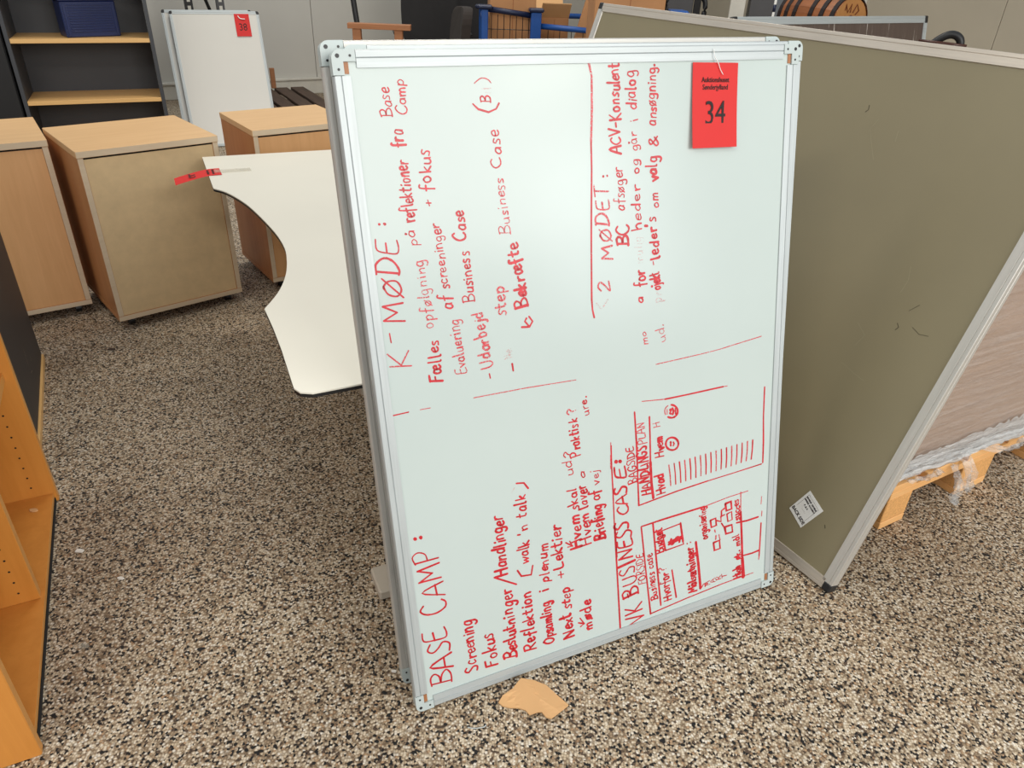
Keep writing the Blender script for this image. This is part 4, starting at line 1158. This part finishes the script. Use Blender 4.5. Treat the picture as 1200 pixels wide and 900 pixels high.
tag(torn_card(), 'torn piece of brown cardboard on the floor below the front whiteboard', 'cardboard')
o = tube('staple', [(-0.058, 0.863, 0.006), (-0.050, 0.8635, 0.003), (-0.040, 0.864, 0.0025), (-0.026, 0.867, 0.003), (-0.022, 0.870, 0.006)], 0.0012, MALU, n=6)
tag(o, 'small bent metal pin on the floor left of the cardboard scrap', 'pin')


def chip(name, x, y, r, mat, label, cat, seed):
    rr = random.Random(seed); bm = bmesh.new()
    pts = [(x + r * (0.7 + 0.5 * rr.random()) * math.cos(q * PI / 4), y + 0.55 * r * (0.7 + 0.5 * rr.random()) * math.sin(q * PI / 4)) for q in range(8)]
    add_prism(bm, pts, 'z', 0.001, 0.004)
    tag(finish(name, bm, mat), label, cat)


chip('paint_chip', -1.040, 1.290, 0.012, MCHIP, 'white paint chip on the floor, nearest to the orange bookcase', 'chip', 1)
chip('paint_chip', -0.900, 1.208, 0.008, MCHIP, 'tiny white chip on the floor right of the larger one', 'chip', 2)
chip('dry_leaf', -1.463, 2.301, 0.016, MLEAF, 'dark dry leaf on the floor in front of the hardboard-backed cabinet', 'leaf', 3)
chip('paper_shred', -0.22, 0.985, 0.006, MCHIP, 'tiny paper shred beside the lower left corner of the whiteboards', 'paper', 4)
chip('plastic_shred', -0.885, 1.015, 0.014, MTAPE, 'translucent plastic shred on the floor beside the orange bookcase', 'plastic', 9)
bm = bmesh.new(); add_prism(bm, [(-1.208 + 0.011 * math.cos(q * PI / 4), 1.398 + 0.006 * math.sin(q * PI / 4)) for q in range(8)], 'z', 0.0282, 0.0315)
tag(finish('wood_splinter', bm, MCARD2), 'pale splinter lying on the bottom board of the orange bookcase', 'splinter')

# ------------------------------------------------------------ background
# weathered pallet near the back wall
op = thing('pallet', 'dark weathered pallet on the floor by the back wall', 'pallet', (-2.235 + 0.55, 6.93 - 0.9, 0), WA)
ox = -0.47; oy = -0.05
for k in range(5):
    box('deck_board', ox + k * 0.15, ox + k * 0.15 + 0.118, oy + 0.2, oy + 1.25, 0.122, 0.144, MOLD, op, 0.003)
for y0 in (0.2, 0.65, 1.13):
    box('stringer_board', ox, ox + 0.718, oy + y0, oy + y0 + 0.12, 0.1, 0.1218, MOLD, op, 0.002)
    for x0 in (0.0, 0.30, 0.598):
        box('block', ox + x0, ox + x0 + 0.12, oy + y0, oy + y0 + 0.12, 0.0, 0.0998, MOLD, op, 0.002)

# rack upright behind the small whiteboard
rk = thing('rack_upright', 'black perforated steel rack upright with a diagonal brace, behind the small whiteboard', 'rack', (-2.72, 6.42, 0), WA)
for x in (0.0, 0.24):
    post = box('post', x, x + 0.06, 0, 0.05, 0, 2.4, MSTEEL if x == 0 else MGREYD, rk, 0.002)
    bm = bmesh.new()
    for i in range(40): add_box(bm, x + 0.018, x + 0.042, -0.0008, 0.0, 0.05 + i * 0.058, 0.08 + i * 0.058)
    finish('slots', bm, MCREAM, post)
bm = bmesh.new(); add_tube(bm, [(0.26, 0.02, 0.55), (0.05, 0.02, 1.25)], 0.014, 6); add_tube(bm, [(0.05, 0.02, 1.28), (0.26, 0.02, 1.95)], 0.014, 6); add_tube(bm, [(0.05, 0.02, 0.02), (0.26, 0.02, 0.5)], 0.014, 6)
finish('brace', bm, MSTEEL, rk)

# leaning black bar and wooden trestle table
o = tube('metal_bar', [(-1.10, 5.62, 0.008), (-1.258, 5.867, 0.957), (-1.32, 5.965, 1.33)], 0.021, MSTEEL, n=8)
tag(o, 'thin black bar leaning beside the brown wooden trestle', 'bar')
ta = thing('trestle', 'brown wooden trestle in front of the back wall, left of the dark chairs', 'trestle', (-1.200, 5.35, 0), math.radians(2))
box('top_rail', 0.0, 0.42, 0, 0.07, 0.816, 0.850, MWOODB, ta, 0.002)
for x in (0.03, 0.31):
    box('leg', x, x + 0.055, 0.01, 0.06, 0.0, 0.8155, MWOODB, ta, 0.002)
box('cross_rail', 0.086, 0.309, 0.02, 0.05, 0.3, 0.35, MWOODB, ta, 0.002)


def chair(label, loc, yaw, mat, bh=1.0, w=0.46, arms=True):
    t = thing('office_chair', label, 'chair', loc, yaw)
    # seat cushion
    bm = bmesh.new(); add_box(bm, -w / 2, w / 2, -0.24, 0.22, 0.42, 0.50, 0.03, seg=3); finish('seat', bm, mat, t, True)
    # backrest, rounded outline, curved front to back
    pts = []
    for i in range(28):
        a = 2 * PI * i / 28; c, s = math.cos(a), math.sin(a)
        pts.append((w / 2 * 0.95 * math.copysign(abs(c) ** 0.45, c), (0.52 + bh) / 2 + (bh - 0.52) / 2 * math.copysign(abs(s) ** 0.5, s)))
    bm = bmesh.new(); add_prism(bm, pts, 'y', 0.20, 0.27)
    for v in bm.verts: v.co.y += 0.10 * (v.co.z - 0.5) - 0.12 * (v.co.x / w) ** 2
    finish('backrest', bm, mat, t, False)
    tube('back_stem', [(0, 0.15, 0.41), (0, 0.27, 0.40), (0, 0.30, 0.52), (0, 0.312, 0.6)], 0.02, MBLACK, t)
    if arms:
        for s in (-1, 1):
            x = s * (w / 2 + 0.045)
            tube('armrest', smooth_pts([(s * (w / 2 - 0.06), 0.0, 0.415), (x, 0.0, 0.42), (x, -0.02, 0.6), (x, -0.04, 0.67)]), 0.016, MBLACK, t)
            box('arm_pad', x - 0.03, x + 0.03, -0.16, 0.10, 0.67, 0.70, MBLACK, t, 0.01)
    tube('gas_column', [(0, 0, 0.1), (0, 0, 0.42)], 0.028, MSTEEL, t)
    for k in range(5):
        a = 2 * PI * k / 5
        l_ = tube('base_arm', [(0, 0, 0.105), (0.15 * math.cos(a), 0.15 * math.sin(a), 0.09), (0.28 * math.cos(a), 0.28 * math.sin(a), 0.065)], [0.026, 0.02, 0.016], MBLACK, t)
        bm = bmesh.new(); cx, cy = 0.28 * math.cos(a), 0.28 * math.sin(a)
        add_prism(bm, [(cy + 0.026 * math.cos(q * PI / 5), 0.026 + 0.026 * math.sin(q * PI / 5)) for q in range(10)], 'x', cx - 0.018, cx + 0.018)
        finish('castor', bm, MBLACK, t)
    return t


chair('black office chair with a tall back, nearest the brown trestle', (-0.80, 6.75, 0), math.radians(12), MFABRIC, 1.16, 0.50)
chair('brownish black office chair with a rounded low back, beside the blue mesh cart', (-0.73, 6.02, 0), math.radians(-72), MFABRIC2, 0.93, 0.40, False)
chair('third black office chair standing behind the other two', (-0.50, 7.35, 0), math.radians(-6), MFABRIC, 1.2, 0.5)

# grey locker and cream door leaf behind the chairs
lk = thing('locker', 'grey steel locker behind the dark office chairs', 'locker', (-0.68, 8.02, 0), math.radians(4))
box('body', 0, 0.42, 0.012, 0.4, 0.0, 1.8, MGREY, lk, 0.003)
box('door', 0.004, 0.416, 0, 0.0115, 0.03, 1.79, MGREY, lk, 0.002)
box('lock', 0.36, 0.385, -0.014, -0.0005, 0.9, 0.96, MALU, lk, 0.002)

# blue mesh cart with cardboard
ct = thing('mesh_cart', 'blue steel cart with black wire mesh sides holding cardboard', 'cart', (-0.285, 5.40, 0), math.radians(5))
def rect_post(name, x, y, z0, z1, s=0.035): return box(name, x - s, x + s, y - s, y + s, z0, z1, MBLUE, ct, 0.004)
for x, y, h in ((0, 0, 0.965), (0.343, 0.0, 0.955), (0, 0.6, 0.93), (0.90, 0.0, 0.87), (0.90, 0.6, 0.93)):
    p = rect_post('corner_post', x, y, 0.12, h, 0.035 if x == 0.343 else 0.022)
    bm = bmesh.new(); add_box(bm, x - 0.05, x + 0.05, y - 0.045, y + 0.045, h, h + 0.025, 0.008); finish('post_cap', bm, MNAVY, p)
box('deck', -0.03, 0.93, -0.03, 0.63, 0.12, 0.15, MBLUE, ct, 0.003)
tube('top_rail', [(0.024, 0, 0.965), (0.306, 0, 0.935)], 0.018, MNAVY, ct)
tube('top_rail', [(0.38, 0, 0.872), (0.877, 0, 0.845)], 0.018, MBLUE, ct)
tube('top_rail', [(0, 0.024, 0.90), (0, 0.576, 0.90)], 0.018, MBLUE, ct)
tube('top_rail', [(0.024, 0.6, 0.90), (0.876, 0.6, 0.90)], 0.018, MBLUE, ct)
bm = bmesh.new()
for k in range(7): add_tube(bm, [(0.045 + k * 0.042, 0.0, 0.15), (0.045 + k * 0.042, 0.0, 0.935)], 0.0025, 4)
for z in (0.25, 0.4, 0.55, 0.70, 0.845): add_tube(bm, [(0.022, 0.004, z), (0.308, 0.004, z)], 0.0025, 4)
for k in range(6): add_tube(bm, [(0.43 + k * 0.08, 0.0, 0.15), (0.43 + k * 0.08, 0.0, 0.85)], 0.0025, 4)
for z in (0.3, 0.5, 0.68): add_tube(bm, [(0.38, 0.004, z), (0.878, 0.004, z)], 0.0025, 4)
finish('wire_mesh', bm, MBLACK, ct)
for x, y in ((0.05, 0.05), (0.85, 0.05), (0.05, 0.55), (0.85, 0.55)):
    bm = bmesh.new(); add_prism(bm, [(y + 0.055 * math.cos(q * PI / 6), 0.055 + 0.055 * math.sin(q * PI / 6)) for q in range(12)], 'x', x - 0.018, x + 0.018)
    add_box(bm, x - 0.03, x + 0.03, y - 0.03, y + 0.03, 0.10, 0.1195)
    finish('wheel', bm, MBLACK, ct)


def carton(label, loc, yaw, w, d, h, mat=MCARD, flaps=False, tilt=0.0):
    t = thing('cardboard_box', label, 'box', loc, yaw, tilt)
    box('body', 0, w, 0, d, 0, h, mat, t, 0.003)
    box('tape_seam', w / 2 - 0.002, w / 2 + 0.002, -0.0008, -0.0001, 0.01, h - 0.01, MBARREL, t, 0)
    if flaps:
        for y0, s in ((0.0, -1), (d, 1)):
            bm = bmesh.new(); add_prism(bm, [(y0, h), (y0 + s * 0.10, h + 0.09), (y0 + s * 0.10, h + 0.095), (y0 - s * 0.004, h + 0.004)], 'x', 0, w)
            finish('flap', bm, MCARD2, t)
    return t


cb = ct.matrix_world
def at(x, y, z): return cb @ Vector((x, y, z))
carton('tall cardboard box inside the mesh cart, behind its left mesh panel', at(0.035, 0.05, 0.1505), math.radians(5), 0.31, 0.40, 1.05)
carton('open cardboard box with raised flaps in the middle of the mesh cart', at(0.40, 0.25, 0.1505), math.radians(5), 0.20, 0.30, 0.76, MCARD, True)
for i, (x, y, ang, h, lb) in enumerate(((0.46, 0.07, 15, 1.05, 'flat folded cardboard leaning in the mesh cart, left one'), (0.655, 0.07, 14, 1.05, 'flat folded cardboard leaning in the mesh cart, right one'))):
    o = box('folded_cardboard', 0, 0.14 if i == 0 else 0.16, 0, 0.03, 0, h, MCARD, None, 0.002)
    o.matrix_world = Matrix.Translation(at(x, y, 0.155 + (0.06 if i else 0.03))) @ Matrix.Rotation(math.radians(5), 4, 'Z') @ Matrix.Rotation(math.radians(ang), 4, 'Y')
    tag(o, lb, 'cardboard')
    o.location.z = 0.1515 + 0.2 * math.sin(math.radians(ang)) * (0.8 if i == 0 else 1.0)

# big carton and hoop-handled case behind the olive board
carton('large cardboard box standing behind the far end of the olive pin board', (0.335, 4.10, 0), math.radians(2), 0.355, 0.32, 1.16)
hs = thing('tool_case', 'black and blue case with a black hoop handle, beside the large cardboard box', 'case', (0.80, 4.27, 0), math.radians(4))
bm = bmesh.new(); add_box(bm, -0.085, 0.085, -0.10, 0.12, 0.0, 1.04, 0.02, seg=2); finish('casing', bm, MBLACK, hs)
bm = bmesh.new(); add_box(bm, -0.08, 0.02, -0.108, -0.1005, 0.98, 1.062, 0.003); finish('front_plate', bm, MBLUE, hs, label='bright blue front plate')
bm = bmesh.new(); add_box(bm, -0.08, 0.03, -0.08, 0.06, 1.0405, 1.068, 0.012); finish('lid', bm, MBLUE, hs)
tube('hoop_handle', smooth_pts([(-0.08, -0.02, 1.04), (-0.085, -0.02, 1.12), (-0.03, -0.02, 1.155), (0.06, -0.02, 1.15), (0.115, -0.02, 1.11), (0.115, -0.02, 1.03), (0.095, -0.02, 0.95)], 5), 0.013, MBLACK, hs)

# grey lockers and posts along the right wall (between the cartons and the barrel)
def rw(s, d):       # point s metres along the right wall, d metres in front of it
    return RC + Vector((0.5, -0.866, 0)) * s + Vector((-0.866, -0.5, 0)) * d
g1 = thing('sliding_door', 'dark grey sheet steel door leaf standing behind the olive board', 'door', (0.93, 6.63, 0), math.radians(-12))
box('leaf', 0, 0.395, 0, 0.04, 0, 1.95, MGREYD, g1, 0.003)
box('edge_rail', 0.40, 0.455, -0.01, 0.05, 0, 1.95, MSTEEL, g1, 0.003)
g2 = thing('post', 'off-white square post behind the olive board', 'post', (1.60, 6.50, 0), math.radians(-12))
box('shaft', 0, 0.115, 0, 0.10, 0.012, 2.2, MCREAM, g2, 0.003)
box('foot_plate', -0.01, 0.125, -0.03, 0.13, 0, 0.0115, MCREAM, g2, 0.002)
g3 = thing('locker', 'dark grey steel locker right of the off-white post', 'locker', (1.755, 6.50, 0), math.radians(-12))
box('body', 0.0, 0.265, 0.012, 0.35, 0, 1.9, MGREYD, g3, 0.003)
box('door', 0.002, 0.185, 0, 0.0115, 0.03, 1.88, MGREYD, g3, 0.002)
box('door', 0.190, 0.263, -0.004, 0.0115, 0.03, 1.88, MGREY, g3, 0.002)
g4 = thing('marking_pole', 'thin white pole with a dark blue band, left of the small barrel', 'pole', (1.70, 5.66, 0))
tube('shaft', [(0, 0, 0.0), (0, 0, 1.5)], 0.009, MPAPER, g4, 8)
tube('blue_band', [(0, 0, 1.005), (0, 0, 1.05)], 0.0105, MNAVY, g4, 8)
bm = bmesh.new(); add_prism(bm, [(0.07 * math.cos(q * PI / 8), 0.07 * math.sin(q * PI / 8)) for q in range(16)], 'z', 0, 0.012); finish('foot', bm, MSTEEL, g4)

# small barrel lying on a wooden cradle table
yb = math.radians(-64)
br = thing('barrel', 'small oak barrel with dark iron hoops lying on its side', 'barrel', (1.665, 4.64, 1.03), yb)
bm = bmesh.new(); n = 28; rows = []
HL = 0.215
for i in range(13):
    x = -HL + 2 * HL * i / 12
    r = 0.125 + 0.028 * (1 - (x / HL) ** 2)
    rows.append([bm.verts.new((x, r * math.cos(2 * PI * k / n) * (1 - .012 * (k % 2)), r * math.sin(2 * PI * k / n) * (1 - .012 * (k % 2)))) for k in range(n)])
for i in range(12):
    for k in range(n): bm.faces.new((rows[i][k], rows[i][(k + 1) % n], rows[i + 1][(k + 1) % n], rows[i + 1][k]))
finish('staves', bm, MBARREL, br)
for x in (-0.195, -0.13, -0.06, 0.06, 0.13, 0.195):
    r = 0.125 + 0.028 * (1 - (x / HL) ** 2) + 0.003
    bm = bmesh.new()
    A = []; w2 = 0.014
    for xx, rr in ((x - w2, r - 0.006), (x - w2, r), (x + w2, r), (x + w2, r - 0.006)):
        A.append([bm.verts.new((xx, rr * math.cos(2 * PI * k / n), rr * math.sin(2 * PI * k / n))) for k in range(n)])
    for j in range(4):
        for k in range(n): bm.faces.new((A[j][k], A[j][(k + 1) % n], A[(j + 1) % 4][(k + 1) % n], A[(j + 1) % 4][k]))
    finish('hoop', bm, MHOOP, br)
for x in (-HL + 0.012, HL - 0.012):
    bm = bmesh.new(); add_prism(bm, [(0.121 * math.cos(2 * PI * k / n), 0.121 * math.sin(2 * PI * k / n)) for k in range(n)], 'x', x - 0.006, x + 0.006)
    hd = finish('head', bm, MBARRELH, br)
    if x > 0:
        bm = bmesh.new()
        for pts in ([(-0.05, 0.06), (-0.05, 0.09), (-0.03, 0.05), (-0.01, 0.09), (-0.01, 0.05)], [(0.01, 0.05), (0.03, 0.09), (0.05, 0.06), (0.03, 0.04)], [(-0.04, 0.02), (0.0, 0.035), (0.04, 0.02)]):
            add_tube(bm, [(x + 0.0065, p[0], p[1] - 0.0) for p in pts], 0.004, 5)
        finish('burnt_mark', bm, MBRAND, hd)
bm = bmesh.new(); add_box(bm, -0.04, 0.03, -0.04, 0.04, 0.150, 0.160, 0.003); finish('label_plate', bm, MCARD2, br)
cr = thing('barrel_stand', 'plain wooden stand carrying the small barrel', 'stand', (1.665, 4.64, 0), yb)
for x in (-0.13, 0.13):
    bm = bmesh.new()
    pts = [(-0.13, 0.835), (0.13, 0.835), (0.13, 0.935)] + [(0.152 * math.sin(t), 1.03 - 0.152 * math.cos(t)) for t in [0.9 - 0.2 * i for i in range(10)]] + [(-0.13, 0.935)]
    add_prism(bm, pts, 'x', x - 0.015, x + 0.015); finish('saddle', bm, MWOODB, cr)
box('top', -0.2, 0.2, -0.16, 0.16, 0.81, 0.8345, MWOODB, cr, 0.002)
for x in (-0.17, 0.17):
    for y in (-0.13, 0.13): box('leg', x - 0.025, x + 0.025, y - 0.025, y + 0.025, 0, 0.8095, MWOODB, cr, 0.002)

# dark pin board with bright frame
dyaw = math.atan2(4.42 - 3.68, 2.16 - 0.93)
tl = Vector((0.93, 3.68, 1.08)); dH = 1.10; dt = math.asin(0) + 0.21
dd = Vector((math.cos(dyaw), math.sin(dyaw), 0)); dn = Vector((-math.sin(dyaw), math.cos(dyaw), 0))
base = tl - dn * math.sin(dt) * dH; base.z = 1.08 - math.cos(dt) * dH + 0.0045
base.z = 0.006
db = thing('pin_board', 'dark brown pin board in a bright aluminium frame, standing behind the olive one', 'board', base, dyaw, dt)
DL = 1.435
box('dark_sheet', 0.004, DL - 0.004, 0.004, 0.018, 0.004, dH - 0.004, MDKPIN, db, 0)
plain_rail(DL - 0.05, 0.034, 0.026, MALU, db, mk((1, 0, 0), (0, 0, 1), (0.025, 0, 0)))
plain_rail(DL - 0.05, 0.034, 0.026, MALU, db, mk((1, 0, 0), (0, 0, -1), (0.025, 0, dH)))
plain_rail(dH - 0.05, 0.03, 0.026, MALU, db, mk((0, 0, 1), (1, 0, 0), (0, 0, 0.025)))
plain_rail(dH - 0.05, 0.03, 0.026, MALU, db, mk((0, 0, 1), (-1, 0, 0), (DL, 0, 0.025)))
for sx in (0, 1):
    for sz in (0, 1):
        x0 = -0.001 if not sx else DL - 0.026; z0 = -0.001 if not sz else dH - 0.036
        box('corner_cap', x0, x0 + 0.027, -0.002, 0.028, z0, z0 + 0.037, MBLACK, db, 0.004, label='black plastic corner cap')
# stay that holds it up
box('rear_stay', 0.6, 0.64, 0.027, 0.045, 0.35, 0.75, MALU, db, 0.001)

# padded loop handle of a folded trolley, right of the dark board
hx = thing('hand_trolley', 'black padded loop handle on a brown bar, right of the dark pin board', 'trolley', (1.805, 3.46, 0), math.radians(-27))
tube('loop_handle', smooth_pts([(-0.075, 0, 0.965), (-0.062, 0, 1.01), (-0.030, 0, 1.045), (0.004, 0, 1.062), (0.034, 0, 1.055), (0.05, 0, 1.03), (0.052, 0, 0.97)], 5), 0.0165, MBLACK, hx, 10)
tube('cross_bar', [(-0.112, -0.018, 1.032), (0.0, -0.02, 1.028), (0.075, -0.018, 1.024)], 0.006, MLACQ, hx, 8)
for x in (-0.075, 0.052):
    tube('upright', [(x, 0, 0.12), (x, 0, 0.965)], 0.014, MSTEEL, hx)
    bm = bmesh.new(); add_prism(bm, [(0.03 + 0.07 * math.cos(q * PI / 7), 0.07 + 0.07 * math.sin(q * PI / 7)) for q in range(14)], 'x', x - 0.05 if x < 0 else x + 0.02, x - 0.02 if x < 0 else x + 0.05)
    finish('wheel', bm, MBLACK, hx)
box('toe_plate', -0.13, 0.115, -0.20, 0.01, 0.0, 0.008, MSTEEL, hx, 0.002)
box('back_plate', -0.13, 0.115, 0.01, 0.018, 0.0, 0.16, MSTEEL, hx, 0.001)
tube('axle', [(-0.16, 0.03, 0.07), (0.15, 0.03, 0.07)], 0.008, MSTEEL, hx)

# short brown stake against the wall above the weathered pallet
sk2 = box('wooden_stake', -0.02, 0.02, -0.03, 0.0, 0.0, 0.17, MWOODB, None, 0.002)
sk2.matrix_world = Matrix.Translation((-2.30, 7.05, 0.1445)) @ Matrix.Rotation(WA, 4, 'Z')
tag(sk2, 'short brown wooden stake standing on the weathered pallet by the wall', 'stake')
